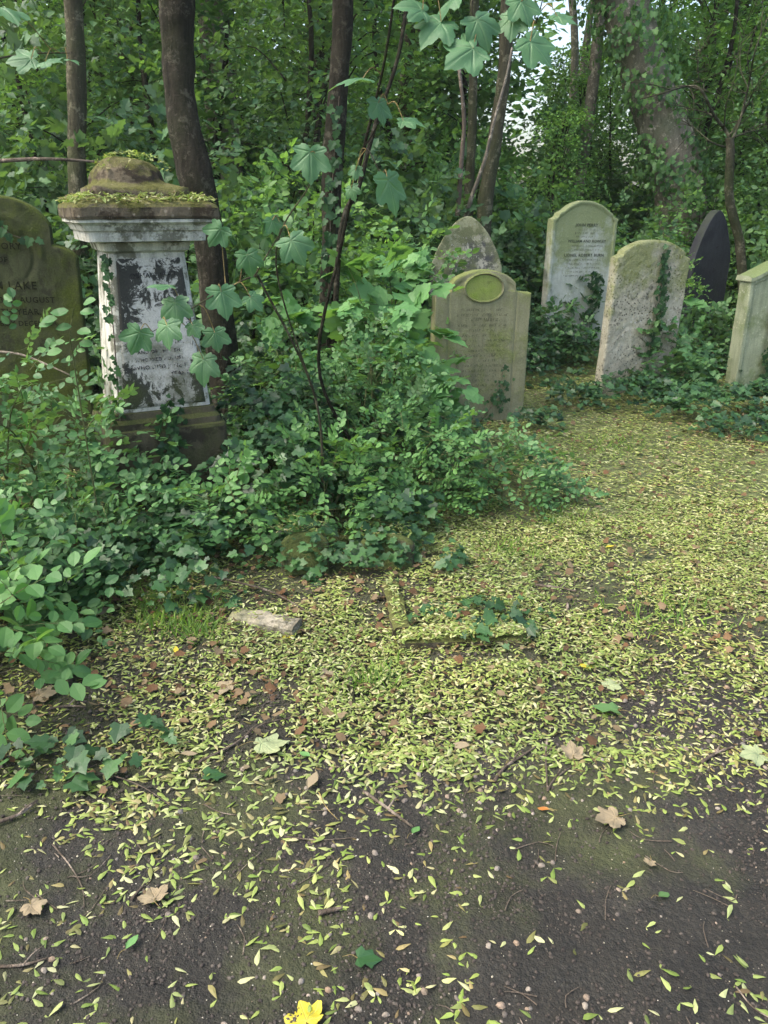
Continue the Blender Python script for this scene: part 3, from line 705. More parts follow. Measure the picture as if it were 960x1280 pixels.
# lay the letters on the sloping front
for k in range(len(g.v)):
    V = g.v[k]; tt = (V[:, 2]+.0-zb_)/(zt-zb_-.06)
    V[:, 1] = V[:, 1]-(hwb+(hwt-hwb)*tt)-.0090
g.build('lettering', M['let_panel'], ped)
cz = zt
corn = [(.24, cz), (.278, cz+.004), (.282, cz+.05), (.292, cz+.052), (.302, cz+.075), (.312, cz+.085), (.322, cz+.088), (.322, cz+.102)]
Geo().add(*rings_block(corn, 30, .002, 8)).build('cornice', M['marble'], ped)
z2 = cz+.103
Geo().add(*rings_block([(.328, z2), (.333, z2+.012), (.333, z2+.05), (.325, z2+.064), (.28, z2+.085), (.24, z2+.10)], 34, .012, 9)).build('capping_slab', M['capstone'], ped)
z3 = z2+.085
dome = [(.222, z3-.02), (.228, z3+.0), (.228, z3+.03), (.222, z3+.052), (.19, z3+.062)]+[(.175*math.cos(a)**.75, z3+.062+.128*math.sin(a)) for a in np.linspace(.12, 1.45, 14)]
V, L, T = rings_block(dome, 24, .030, 12)
rad = np.hypot(V[:, 0], V[:, 1]); zz = V[:, 2]
rnd_ = sstep(z3+.055, z3+.085, zz); m_ = np.maximum(np.abs(V[:, 0]), np.abs(V[:, 1]))
f_ = 1*(1-rnd_)+rnd_*np.where(rad > 1e-4, m_/np.maximum(rad, 1e-4), 1)
V[:, 0] *= f_; V[:, 1] *= f_; V[:, 0] -= .025*rnd_; V[:, 2] += .03*(fbm(V[:, 0]*9, V[:, 1]*9, V[:, 2]*9, s=71, o=3)-.5)*rnd_
Geo().add(V, L, T).build('domed_cap', M['capstone'], ped, smooth=True)
g = Geo(); n = 1700
u, v_ = rng.uniform(-.325, .325, n), rng.uniform(-.325, .325, n); ok = (np.maximum(abs(u), abs(v_)) > .20) | (rng.random(n) < .25); u, v_ = u[ok], v_[ok]; m = len(u)
mx = np.maximum(abs(u), abs(v_)); zz = z2+.066+.10*(.35-mx)/.35*1.0+.02*rng.random(m)
inn = mx < .22; zz = np.where(inn, z3+.10+.12*np.sqrt(np.maximum(0, 1-(np.hypot(u, v_)/.2)**2)), zz); keep = ~(inn & (np.hypot(u, v_) > .195)); u, v_, zz = u[keep], v_[keep], zz[keep]; m = len(u)
a = rng.uniform(0, 2*PI, m); nr = norm(np.c_[rng.normal(0, .5, m), rng.normal(0, .5, m), np.ones(m)])
c_, s_ = math.cos(math.radians(26.5)), math.sin(math.radians(26.5))
P = np.c_[pc[0]+u*c_-v_*s_, pc[1]+u*s_+v_*c_, pz+zz]; w = rng.random(m) < .6
F_ = frames(np.c_[np.cos(a), np.sin(a), rng.normal(0, .3, m)], nr)
g.inst(W1, P[w], F_[w], .034); g.inst(WPAIR, P[~w], F_[~w], .036)
tag(g.build('seeds_on_tomb', M['seed']), 'winged seeds heaped on the ledge and cap of the pedestal tomb', 'seeds', kind='stuff')
# seeds resting on other stones' tops
g = Geo()
for root, tf, W0, n in ((so, top_oval, .68, 46), (sp_, pointed(.60, 0, 0, 1), .0, 0), (sli, top_lich, .5, 60)):
    if n == 0: continue
    x = rng.uniform(-W0/2, W0/2, n); z = tf(x)+.008; y = rng.uniform(-.05, .04, n)
    mw = Matrix.Translation(root.location)@root.rotation_euler.to_matrix().to_4x4()
    P = np.array([tuple(mw@Vector((a, b, c))) for a, b, c in zip(x, y, z)]); aa = rng.uniform(0, 2*PI, n)
    g.inst(W1, P, frames(np.c_[np.cos(aa), np.sin(aa), 0*aa], norm(np.c_[rng.normal(0, .4, n), rng.normal(0, .4, n), np.ones(n)])), .036)
tag(g.build('seeds_on_headstones', M['seed']), 'pale winged seeds caught along the tops of the oval-panelled and lichen-pitted headstones', 'seeds', kind='stuff')

# kerbs and footstones
def block(name, label, P0, P1, w, h, mat, tilt=0, cat='kerb stone', rz0=0, sd=1, bury=.05, nm=16):
    P0 = np.array(P0); P1 = np.array(P1); d = P1-P0; Ln = np.linalg.norm(d[:2]); a = math.atan2(d[1], d[0])
    nx_ = max(6, int(Ln/.02)); prof = [(-w/2, -bury), (-w/2, h*.85), (-w/2+.012, h), (0, h+.002), (w/2-.012, h), (w/2, h*.85), (w/2, -bury)]
    prof2 = []
    for q in range(len(prof)-1):
        for t in np.linspace(0, 1, 4, endpoint=False): prof2.append((prof[q][0]*(1-t)+prof[q+1][0]*t, prof[q][1]*(1-t)+prof[q+1][1]*t))
    prof2.append(prof[-1]); k = len(prof2); V = []
    for i in range(nx_+1):
        x = Ln*i/nx_
        for (yy, zz) in prof2: V.append([x, yy, zz])
    V = np.array(V); nn = .020*(fbm(V[:, 0]*14, V[:, 1]*14, V[:, 2]*14, s=sd, o=4)-.5)*2; V[:, 1] += nn*np.sign(V[:, 1]); V[:, 2] += nn*.7
    L = []; T = []
    for i in range(nx_):
        for j in range(k): a0 = i*k+j; a1 = i*k+(j+1) % k; L += [a0, a1, a1+k, a0+k]; T.append(4)
    L += list(range(k))[::-1]+[nx_*k+j for j in range(k)]; T += [k, k]
    o = Geo().add(V, L, T).build(name, mat); tag(o, label, cat)
    zg = (gz(P0[0], P0[1])+gz(P1[0], P1[1]))/2
    o.location = (P0[0], P0[1], float(zg)); o.rotation_euler = (tilt, 0, a); return o
block('kerb_stone', 'broken pale marble kerb piece lying among seeds below the pedestal tomb', gpt(292, 772), gpt(372, 793), .075, .040, M['kerb'], .10, sd=3)
block('kerb_stone', 'mossy grave kerb along the front of the small seed-covered plot', gpt(500, 808), gpt(652, 800), .08, .035, M['kerbmoss'], 0, sd=5)
block('kerb_stone', 'short mossy kerb running back from the corner of the small plot', gpt(503, 800), gpt(487, 735), .07, .040, M['kerbmoss'], 0, sd=7)
def mound_stone(name, label, px, py, W, H, T, rz, sd):
    p = gpt(px, py); tf = lambda x: H*(1-(np.abs(x)/(W/2*1.04))**2.6)**.5*.6+H*.4
    return stone(name, label, W, H, T, tf, tuple(p), rz, M['roundmoss'], None, lean=(math.radians(-30), 0), nx=30, nzv=30, rough=.018, cat='footstone', rnd=.03, base=-.05)
mound_stone('footstone', 'low mossy rounded footstone half buried under ivy and seeds, beneath the tomb', 382, 706, .22, .15, .16, .1, 2)
mound_stone('footstone', 'low mossy footstone under the middle shrub, right of the other footstone', 485, 700, .25, .12, .16, -.15, 4)

# ------------------------------------------------------------------ foliage builders
def spray_leaves(P0, Dr, up, L, m, size, jitter=.25):
    """m leaves set alternately along each spray"""
    n = len(P0); Dr = norm(Dr); N0 = norm(up-Dr*np.sum(up*Dr, 1, keepdims=True)); S = np.cross(N0, Dr)
    t = np.linspace(.1, 1, m); pos = []; dirs = []; nr = []
    L = np.broadcast_to(L, (n,))
    for k in range(m):
        sg = (1 if k % 2 else -1)*(0 if k == m-1 else 1)
        p = P0+Dr*(L*t[k])[:, None]-np.array([0, 0, 1])*(L*.25*t[k]**2)[:, None]
        d = Dr*(.45 if sg else 1)+S*(.9*sg)+rng.normal(0, jitter, (n, 3))
        pos.append(p); dirs.append(d); nr.append(N0+rng.normal(0, jitter, (n, 3)))
    return np.concatenate(pos), np.concatenate(dirs), np.concatenate(nr)
def dome_points(n, rx, ry, h, sd, lo=.35, low=.0):
    d = rng.normal(size=(n, 3)); d[:, 2] = np.abs(d[:, 2]); d = norm(d)
    lump = .72+.55*fbm(d[:, 0]*2.2+sd, d[:, 1]*2.2, d[:, 2]*2.2, s=sd, o=3)
    r = (lo+(1-lo)*rng.random(n)**.6)*lump
    return d*r[:, None]*[rx, ry, h]+[0, 0, low], d
def shrub(name, label, cat, loc, rx, ry, h, nspray, m, size, tm, mat, L=.18, sd=1, stems=8, group=None, stemmat=None, upw=.75, lo=.35, low=.02, keep=None, nup=1.0, stem_r=.006):
    root = empty(name, loc, 0, label, cat, group)
    P, d = dome_points(nspray, rx, ry, h, sd, lo, low)
    Dr = d*[1, 1, .35]+rng.normal(0, .35, d.shape); up = np.c_[rng.normal(0, .3, nspray), rng.normal(0, .3, nspray)-.15, np.full(nspray, upw)]+d*.35
    pos, dirs, nr = spray_leaves(P, Dr, up, L*rng.uniform(.6, 1.2, nspray), m, size)
    if keep is not None:
        k = keep(pos+np.array(loc)); pos, dirs, nr = pos[k], dirs[k], nr[k]
    g = Geo(); g.inst(tm, pos, frames(dirs, nr), size*rng.uniform(.6, 1.25, len(pos))); g.build('foliage', mat, root)
    g = Geo()
    for k in range(stems):
        e = P[k % len(P)]*1.0; b0 = np.array([rng.normal(0, rx*.18), rng.normal(0, ry*.18), -.05])
        md = (b0*.45+e*.55)+np.array([0, 0, h*.18])
        tube(g, catmull([b0, md, e], 5), [stem_r, stem_r*.3], 5)
    # twig of every fourth spray
    for k in range(0, min(nspray, 260), 2):
        tube(g, np.array([P[k]-norm(Dr[k])*L*.4, P[k], P[k]+norm(Dr[k])*L*.7-[0, 0, L*.1]]), [.0022, .001], 3, cap=False)
    g.build('stem', stemmat or M['stem'], root); return root

def ivy_patch(name, label, pts, n, size, mat, hgt=.09, group=None, kind='stuff', sd=1, cat='ivy'):
    """pts: list of (x,y,rx,ry,h): low hummocks of ivy leaves"""
    g = Geo()
    for (cx, cy, rx, ry, h) in pts:
        m = int(n*rx*ry*4); 
        a = rng.uniform(0, 2*PI, m); r = np.sqrt(rng.random(m))*(.75+.5*fbm(np.cos(a)*1.5+cx, np.sin(a)*1.5+cy, s=sd, o=3))
        x = cx+rx*r*np.cos(a); y = cy+ry*r*np.sin(a); k = rng.random(m) < sstep(.30, .5, fbm(x*5, y*5, s=sd+2, o=3)+.15*(1-r)); x, y, r = x[k], y[k], r[k]; m = len(x)
        z = gz(x, y)+h*np.sqrt(np.maximum(0, 1-r**2))*(.55+.9*fbm(x*6, y*6, s=sd+5, o=2))+hgt*rng.random(m)
        nr = norm(np.c_[(x-cx)/rx*h*1.6+rng.normal(0, .38, m), (y-cy)/ry*h*1.6-.25+rng.normal(0, .38, m), np.ones(m)])
        aa = rng.uniform(0, 2*PI, m); d = np.c_[np.cos(aa), np.sin(aa)-.3, rng.normal(-.2, .2, m)]
        g.inst(IVY, np.c_[x, y, z], frames(d, nr), size*(.35+.95*rng.random(m)**1.2))
    return tag(g.build(name, mat), label, cat, group, kind)
def climbing(name, label, P, n, spread, size, mat, facing, cat='ivy', r=.004, tm=IVY, group=None, jit=.35, tall=.0):
    P = catmull(P, 6); root = empty(name, tuple(P[0]), 0, label, cat, group); g = Geo(); tube(g, P-P[0], [r, r*.4], 5); g.build('stem', M['twig'], root)
    t = rng.random(n)*(len(P)-1); i = np.minimum(t.astype(int), len(P)-2); f = (t-i)[:, None]
    c = P[i]*(1-f)+P[i+1]*f-P[0]; fc = norm(np.array(facing, float)); side = norm(np.cross(fc, [0, 0, 1]))
    tap = 1-.6*(t/(len(P)-1))
    c = c+side*(rng.normal(0, spread, n)*tap)[:, None]+fc*(.012+.02*rng.random(n))[:, None]+[0, 0, 1]*rng.normal(0, spread*.4, n)[:, None]
    nr = norm(fc+[0, 0, .35]+rng.normal(0, jit, (n, 3))); d = np.c_[np.zeros(n), np.zeros(n), -np.ones(n)]+side*rng.normal(0, .8, n)[:, None]
    g = Geo(); g.inst(tm, c, frames(d, nr), size*rng.uniform(.5, 1.25, n)); g.build('foliage', mat, root); return root

# ------------------------------------------------------------------ near vegetation
def gp(px, py): p = gpt(px, py); return tuple(p)
def G3(x, y): return (x, y, float(gz(x, y)))
# left bank
shrub('snowberry_shrub', 'round-leaved green shrub spilling over the bank in front of the mossy left headstone', 'shrub', G3(-1.82, 3.78), .80, .60, .86, 500, 9, .046, OVAL, M['snow'], .20, 3, 14)
shrub('snowberry_shrub', 'low round-leaved shrub in front of the pedestal tomb’s left corner', 'shrub', G3(-1.38, 3.36), .48, .40, .46, 230, 9, .040, OVAL, M['snow'], .18, 5, 10)
shrub('snowberry_shrub', 'bright-leaved shrub spray below the right corner of the pedestal tomb', 'shrub', G3(-.72, 3.46), .26, .22, .42, 80, 9, .040, OVAL, M['snow2'], .16, 8, 8)
shrub('bramble', 'broad-leaved bramble reaching in at the left edge beside the path', 'bramble', G3(-1.36, 2.22), .34, .34, .62, 46, 7, .068, OVAL, M['snow2'], .20, 11, 6)
shrub('snowberry_shrub', 'dark-leaved low shrub at the left edge between bramble and bank', 'shrub', G3(-1.75, 2.85), .55, .45, .50, 300, 8, .05, OVAL, M['snow'], .16, 13, 8)
ivy_patch('ground_ivy', 'dark ivy spilling down the bank under the shrubs at the foot of the tomb', [(-1.15, 3.12, .50, .34, .16), (-.72, 3.0, .20, .18, .24), (-1.65, 2.75, .5, .4, .2), (-.80, 3.42, .36, .28, .16)], 1150, .052, M['ivy'], .10, sd=3)
ivy_patch('ground_ivy', 'ivy mounded around the plinth and between tomb and dark forked trunk', [(-.55, 3.88, .42, .32, .34), (-.25, 3.88, .40, .26, .24), (.02, 3.74, .28, .18, .14), (-.62, 4.5, .5, .4, .55), (-.25, 4.8, .6, .5, .40)], 1000, .055, M['ivy'], .12, sd=7)
ivy_patch('ground_ivy', 'thin trailing ivy over the footstones under the middle shrub', [(-.1, 3.33, .5, .22, .06), (.10, 3.30, .25, .16, .05), (-.33, 3.28, .18, .12, .16), (.0, 3.42, .3, .12, .2)], 900, .05, M['ivy2'], .07, sd=9)
ivy_patch('ground_ivy', 'sparse ivy leaves growing over the small kerbed plot', [(.40, 2.72, .32, .22, .03)], 420, .045, M['ivy2'], .05, sd=21)
ivy_patch('ground_ivy', 'a few ivy leaves creeping in at the left edge over the path', [(-.92, 1.92, .22, .16, .03), (-.75, 2.0, .12, .1, .05)], 420, .06, M['ivy2'], .05, sd=27)
# centre shrubs
shrub('snowberry_shrub', 'large fine-leaved shrub in the middle in front of the oval-panelled headstone', 'shrub', G3(-.08, 4.5), .56, .48, .90, 460, 11, .036, OVAL, M['snow'], .20, 17, 16)
shrub('snowberry_shrub', 'low bright fine-leaved shrub at the front foot of the middle thicket', 'shrub', G3(.12, 4.02), .52, .30, .50, 230, 11, .033, OVAL, M['snow2'], .18, 19, 10)
shrub('snowberry_shrub', 'small leafy shrub leaning out over the seed litter left of the open grass', 'shrub', G3(.66, 4.25), .36, .32, .36, 150, 11, .036, OVAL, M['snow'], .20, 23, 8)
shrub('sycamore_seedlings', 'clump of pale young sycamore seedlings rising beside the oval-panelled headstone', 'seedlings', G3(.02, 5.2), .38, .38, 1.36, 84, 5, .125, MAPLE, M['sycs'], .20, 29, 20, lo=.45, upw=1.4, low=.12)
shrub('sycamore_seedlings', 'young sycamore seedlings in front of the pointed headstone', 'seedlings', G3(.12, 6.5), .30, .5, 1.45, 50, 5, .115, MAPLE, M['sycs'], .18, 31, 14, lo=.4, upw=1.3)
shrub('sycamore_seedlings', 'scattered sycamore seedlings between tomb and dark forked trunk', 'seedlings', G3(-.55, 5.0), .40, .5, 1.1, 22, 5, .11, MAPLE, M['sycs'], .18, 37, 10, lo=.4, upw=1.3)
shrub('snowberry_shrub', 'light fine-leaved shrub between tomb shaft and dark trunk', 'shrub', G3(-.66, 4.75), .38, .34, .85, 220, 9, .040, OVAL, M['snow'], .18, 61, 10)
shrub('snowberry_shrub', 'drooping bright shrub spray at the front of the ivy below the dark trunk', 'shrub', G3(-.28, 3.72), .36, .22, .46, 150, 9, .038, OVAL, M['snow2'], .16, 67, 8)
# around stones on the right
ivy_patch('ground_ivy', 'wide carpet of ivy around the foot of the lichen-pitted headstone', [(2.15, 6.6, .55, .40, .16), (2.75, 6.2, .75, .38, .14), (3.5, 6.2, .7, .45, .18), (1.62, 6.65, .22, .4, .10), (2.6, 5.55, .5, .2, .06), (3.0, 7.6, .6, .4, .2)], 800, .058, M['ivy'], .11, sd=33)
ivy_patch('ground_ivy', 'ivy and low weeds around the base of the oval-panelled headstone', [(1.10, 5.80, .18, .10, .08), (1.25, 5.8, .14, .12, .12), (.42, 5.7, .3, .3, .15)], 1100, .048, M['ivy'], .10, sd=35)
ivy_patch('ground_ivy', 'ivy tangle filling the hollow behind the oval-panelled headstone', [(1.35, 7.9, .35, .7, .35), (1.75, 8.0, .4, .35, .38), (1.1, 8.3, .6, .5, .5)], 800, .06, M['ivy'], .12, sd=39)
shrub('bush', 'leafy bush at the foot of the tall pale headstone', 'bush', G3(1.72, 8.35), .40, .30, .48, 170, 8, .055, OVAL, M['snow'], .18, 41, 6)
shrub('bush', 'leafy bush on the right foot of the lichen-pitted headstone', 'bush', G3(2.55, 6.95), .34, .22, .60, 190, 8, .05, IVY, M['snow'], .16, 43, 6)
shrub('bush', 'bright bush between the black slate headstone and the right-edge headstone', 'bush', G3(3.15, 8.0), .45, .4, .62, 200, 8, .065, OVAL, M['snow'], .2, 47, 8)
shrub('sycamore_seedlings', 'pale seedling leaves in front of the black slate headstone', 'seedlings', G3(2.75, 8.1), .26, .3, 1.20, 14, 5, .12, MAPLE, M['sycs'], .18, 53, 8, lo=.7, upw=1.6)
def nrm_of(root): 
    v = root.rotation_euler.to_matrix()@Vector((0, -1, 0)); return (v.x, v.y, v.z)
def on_stone(root, x, z, T): 
    m = Matrix.Translation(root.location)@root.rotation_euler.to_matrix().to_4x4(); return np.array(m@Vector((x, -T/2-.012, z)))
climbing('ivy_vine', 'ivy strand hanging down the middle of the lichen-pitted headstone', [on_stone(sli, .08+.02*math.sin(k), 1.0*sli_t, .11) for k, sli_t in enumerate((.35, .6, .9, 1.1, 1.22))], 150, .038, .046, M['ivy2'], nrm_of(sli))
climbing('ivy_vine', 'ivy climbing the right half of the tall pale headstone', [on_stone(st, .16, .0, .13), on_stone(st, .13, .35, .13), on_stone(st, .18, .6, .13), on_stone(st, .17, .85, .13)], 120, .075, .055, M['ivy'], nrm_of(st))
climbing('ivy_vine', 'dark ivy shoot climbing the lower right of the oval-panelled headstone', [on_stone(so, .02, .0, .12), on_stone(so, .12, .15, .12), on_stone(so, .17, .28, .12), on_stone(so, .18, .45, .12)], 52, .06, .040, M['wood3'], nrm_of(so))
climbing('ivy_vine', 'ivy climbing up the face of the right-edge headstone', [on_stone(se, -.02, .0, .15), on_stone(se, .02, .4, .15), on_stone(se, -.02, .75, .15)], 170, .07, .05, M['ivy'], nrm_of(se))
def on_ped(x, y, z): 
    m = Matrix.Translation(ped.location)@ped.rotation_euler.to_matrix().to_4x4(); return np.array(m@Vector((x, y, z)))
climbing('ivy_vine', 'thin ivy strand running up the left corner of the pedestal tomb', [on_ped(-.235, -.26, zb_-.1), on_ped(-.215, -.262, zb_+.3), on_ped(-.20, -.23, zb_+.6), on_ped(-.19, -.22, zt-.05)], 70, .018, .032, M['ivy2'], (-.1, -1, 0))
climbing('ivy_vine', 'ivy strand draped down the plinth of the pedestal tomb', [on_ped(.02, -.35, .05), on_ped(.0, -.33, zb_-.15), on_ped(.03, -.28, zb_+.05)], 90, .05, .040, M['ivy'], (.3, -1, .1))
climbing('ivy_vine', 'ivy sprig trailing from above over the roundel of the left headstone', [on_stone(sl, -.02, 1.52, .11), on_stone(sl, .06, 1.42, .13), on_stone(sl, .20, 1.38, .13)], 16, .03, .05, M['ivy2'], nrm_of(sl))

# sycamore saplings with individually built leaves
SYC = [big_leaf(s, .2+.1*(s % 3), .25+.12*(s % 4)) for s in range(6)]
def leafmesh(k, mat='syc'):
    return Geo().add(*SYC[k][:3], attr=SYC[k][3]).build('leaf', M[mat], None, smooth=True, attr='vein')
_protos = {}
def big_leaves(root, specs, branch, mat='syc', petr=.0018):
    """specs: (px, py, width px, D, tip angle deg in the picture plane (0=right,90=up), face tilt)"""
    B = np.concatenate(branch); o0 = np.array(root.location)
    for k, (px, py, w, D, ang, tl) in enumerate(specs):
        c = at(px, py, D); depth = D*cp+(CAMZ-c[2])*sp; size = w/FPX*depth*.66
        a = math.radians(ang); d = norm(np.array([math.cos(a), -.35, math.sin(a)]))
        up = norm(np.array([.15*math.sin(k*2.1), -1+tl*.75, .35+tl])); d = norm(d+rng.normal(0, .16, 3)); up = norm(up+rng.normal(0, .28, 3)); R = frames(d[None], up[None])[0]
        key = (k % 6, mat)
        if key not in _protos: ob = leafmesh(k % 6, mat); _protos[key] = ob
        else: ob = _protos[key].copy(); COL.objects.link(ob)
        ob.parent = root
        base = c-R[:, 0]*size*.30
        mt = Matrix([[*(R[0]*size), base[0]-o0[0]], [*(R[1]*size), base[1]-o0[1]], [*(R[2]*size), base[2]-o0[2]], [0, 0, 0, 1]])
        ob.matrix_local = mt
        q = B[np.argmin(((B-base)**2).sum(1))]
        g = Geo(); md = (q+base)/2+np.array([0, 0, .03]); tube(g, catmull([q, md, base], 5)-o0, [petr*1.2, petr*.8], 5); g.build('leaf_stalk', M['petiole'], root)
def sapling(label, stems, specs, rs, mat='syc', stemmat='bark2'):
    o0 = stems[0][0]; root = empty('sycamore_sapling', tuple(o0), 0, label, 'sapling')
    cs = [catmull(s, 8) for s in stems]
    for c, r in zip(cs, rs):
        g = Geo(); tube(g, c-o0, r, 7, wob=.08); g.build('stem', M[stemmat], root)
    big_leaves(root, specs, cs, mat); return root
sapling('slender sycamore sapling with large grey-green leaves hanging before the tomb’s right side',
    [[at(405, 640, 3.75), at(395, 500, 3.6), at(330, 360, 3.35), at(318, 345, 3.3)],
     [at(395, 500, 3.6), at(345, 330, 3.25), at(385, 235, 3.15), at(400, 215, 3.12)],
     [at(318, 345, 3.3), at(300, 352, 3.15), at(262, 372, 2.98), at(225, 395, 2.9), at(190, 415, 2.85)],
     [at(318, 345, 3.3), at(345, 300, 3.2), at(352, 285, 3.18)]],
    [(388, 201, 54, 3.1, -80, .35), (343, 281, 30, 3.15, -60, .6), (311, 326, 38, 3.1, -85, .5), (369, 309, 50, 3.1, -75, .1), (271, 293, 40, 3.0, -110, .3), (318, 376, 32, 3.1, -20, .5), (279, 374, 50, 3.0, -95, .1), (270, 423, 38, 2.95, -70, .2), (253, 458, 46, 2.9, -100, .4), (219, 387, 46, 2.85, -110, .2), (171, 424, 46, 2.8, -115, .15), (208, 415, 44, 2.8, -80, .15), (243, 411, 26, 2.85, -70, .1), (203, 356, 42, 2.85, 160, 1.1)],
    [[.007, .004], [.004, .002], [.004, .0015], [.003, .0015]])
sapling('thin leaning sycamore sapling with a few large leaves beside the dark forked trunk',
    [[at(470, 600, 4.3), at(400, 470, 4.1), at(428, 300, 3.7), at(455, 185, 3.4), at(480, 80, 3.15), at(498, -40, 3.0)],
     [at(455, 185, 3.4), at(470, 160, 3.25), at(485, 130, 3.15)],
     [at(455, 185, 3.4), at(462, 190, 3.2), at(478, 222, 3.05)]],
    [(489, 238, 62, 3.0, -85, .5), (476, 137, 44, 3.1, -70, .35), (512, 150, 40, 3.1, -10, .7), (440, 98, 66, 3.1, 190, .9), (445, 215, 22, 3.3, -90, .1), (440, 240, 24, 3.3, -85, .1)],
    [[.010, .004], [.003, .0015], [.003, .0015]], stemmat='bark')
sapling('overhanging sycamore branch with large leaves across the top of the picture',
    [[at(760, -260, 4.6), at(690, -80, 3.4), at(600, -30, 3.05), at(540, -20, 2.9), at(470, -45, 2.85)],
     [at(600, -30, 3.05), at(590, 10, 2.95), at(600, 45, 2.9)], [at(690, -80, 3.4), at(680, -10, 3.0), at(670, 30, 2.95)]],
    [(582, 66, 66, 2.8, -150, .35), (672, 60, 62, 2.8, -50, .15), (545, 32, 62, 2.85, -120, .6), (602, 34, 56, 2.85, -40, .6), (640, 30, 46, 2.9, -90, .5), (560, 4, 60, 2.9, -140, .8), (704, 22, 40, 2.9, -30, .5), (655, 10, 50, 2.9, -60, .6), (520, 8, 50, 2.85, 170, .8)],
    [[.012, .004], [.003, .0015], [.003, .0015]], stemmat='bark')
sapling('small leafy twig entering at the upper left before the first trunk',
    [[at(-90, 120, 3.9), at(-20, 80, 3.6), at(30, 68, 3.5), at(90, 66, 3.4)]],
    [(30, 74, 44, 3.4, 190, 1.2), (62, 76, 40, 3.35, -10, 1.2), (88, 74, 26, 3.4, 10, 1.2), (8, 12, 56, 3.2, -20, .9)], [[.005, .002]], stemmat='bark')
# pinnate robinia-like sprig in front of left stone
root = empty('leafy_shoot', G3(-1.28, 3.3), 0, 'upright shoot of paired pale oval leaves in front of the mossy left headstone', 'shoot')
o0 = np.array(root.location); St = catmull([o0+[0, 0, 0], at(95, 470, 3.25), at(88, 420, 3.2), at(92, 385, 3.15)], 6)
g = Geo(); tube(g, St-o0, [.004, .0015], 5); g.build('stem', M['stem'], root)
g = Geo(); pos = []; dd = []
for (px, py, an) in ((72, 398, 190), (84, 392, 160), (100, 390, 10), (104, 380, 40), (86, 388, 200), (78, 438, 195), (96, 414, 5), (99, 428, 350), (90, 408, 185), (68, 402, 200)):
    pos.append(at(px, py, 3.12)); dd.append([math.cos(math.radians(an)), -.3, math.sin(math.radians(an))*.5])
pos = np.array(pos)-o0; g.inst(OVAL, pos, frames(np.array(dd), np.tile([[.1, -.6, .8]], (len(pos), 1))), .062); g.build('foliage', M['snow2'], root)

# ------------------------------------------------------------------ trees
def limb_path(p0, d, L, r=.2, n=4):
    P = [np.array(p0, float)]; d = norm(np.array(d, float))
    for k in range(n): d = norm(d+rng.normal(0, r, 3)+[0, 0, .06]); P.append(P[-1]+d*L/n)
    return np.array(P)
def crown_geo(g, centres, per, rad, size, tm, flat=.5):
    n = len(centres); P = np.repeat(centres, per, 0)+rng.normal(0, 1, (n*per, 3))*[rad, rad, rad*flat]
    m = len(P); a = rng.uniform(0, 2*PI, m)
    d = np.c_[np.cos(a), np.sin(a), rng.normal(-.35, .3, m)]; nr = norm(np.c_[rng.normal(0, .45, m), rng.normal(0, .45, m), np.ones(m)])
    k = ~sky_gap(P); g.inst(tm, P[k], frames(d[k], nr[k]), size*rng.uniform(.6, 1.25, k.sum()))
ORIG = np.zeros(3)
def sky_gap(P): return np.zeros(len(P), bool)
def tree(name, label, path, radii, mat, crown=None, limbs=4, size=.1, leafmat='wood1', tm=RHOMB, group=None, per=45, ncl=70, wob=.18, cat='tree', sd=1):
    """path: world points of the trunk; crown: (cx,cy,cz,rx,ry,rz) world"""
    path = [np.array(q) for q in path]; radii = list(radii)
    if crown: path.append(np.array([(path[-1][0]+crown[0])/2, (path[-1][1]+crown[1])/2, crown[2]+.3*crown[5]])); radii.append(radii[-1]*.5)
    P = catmull(path, 10); o0 = P[0]; root = empty(name, tuple(o0), 0, label, cat, group)
    g = Geo(); tube(g, P-o0, radii, 14, wob=wob, s=sd)
    tips = []
    if crown:
        c = np.array(crown[:3]); R = np.array(crown[3:])
        for k in range(limbs):
            t = .84+.14*k/max(1, limbs-1); b0 = P[int(t*(len(P)-1))]; e = c+R*rand_unit(1)[0]*.7
            mid = (b0+e)/2+[0, 0, .15]; q = catmull([b0, mid+rng.normal(0, .15, 3), e], 6)
            tube(g, q-o0, [radii[-1]*.8, .012], 7, wob=.1, s=k)
    g.build('trunk', M[mat], root, smooth=True)
    if crown:
        d = rand_unit(ncl); lum = .7+.6*fbm(d[:, 0]*2+sd, d[:, 1]*2, d[:, 2]*2, s=sd, o=3)
        cs = c-o0+d*R*(lum*(.4+.6*rng.random(ncl)**.5))[:, None]
        g = Geo(); crown_geo(g, cs, per, .26, size, tm); g.build('crown', M[leafmat], root)
    return root
def tp(px, py, D): return at(px, py, D)
def gbase(px, D, dz=-.15):
    # ground point at depth D under picture column px (approximately)
    d = ray(px, 400); x = d[0]/d[1]*D; return np.array([x, D, float(gz(x, D))+dz])
tree('tree', 'straight slim trunk at upper left behind the mossy left headstone', [gbase(100, 6.6), tp(98, 250, 6.6), tp(96, 120, 6.6), tp(91, 0, 6.6), tp(86, -160, 6.6)+[0, 0, .8]], [.085, .07, .068, .066], 'bark2', (-2.9, 7.2, 8.6, 1.6, 1.6, 1.2), sd=3)
tree('tree', 'dark bending trunk rising right behind the pedestal tomb', [gbase(285, 5.2), tp(272, 400, 5.2), tp(262, 300, 5.2), tp(243, 215, 5.2), tp(226, 130, 5.25), tp(222, 50, 5.3), tp(221, -20, 5.3), tp(222, -160, 5.3)+[0, 0, .6]], [.11, .10, .095, .105, .088, .095, .105, .10], 'bark', (-1.6, 5.9, 8.6, 1.6, 1.4, 1.2), sd=5, wob=.16)
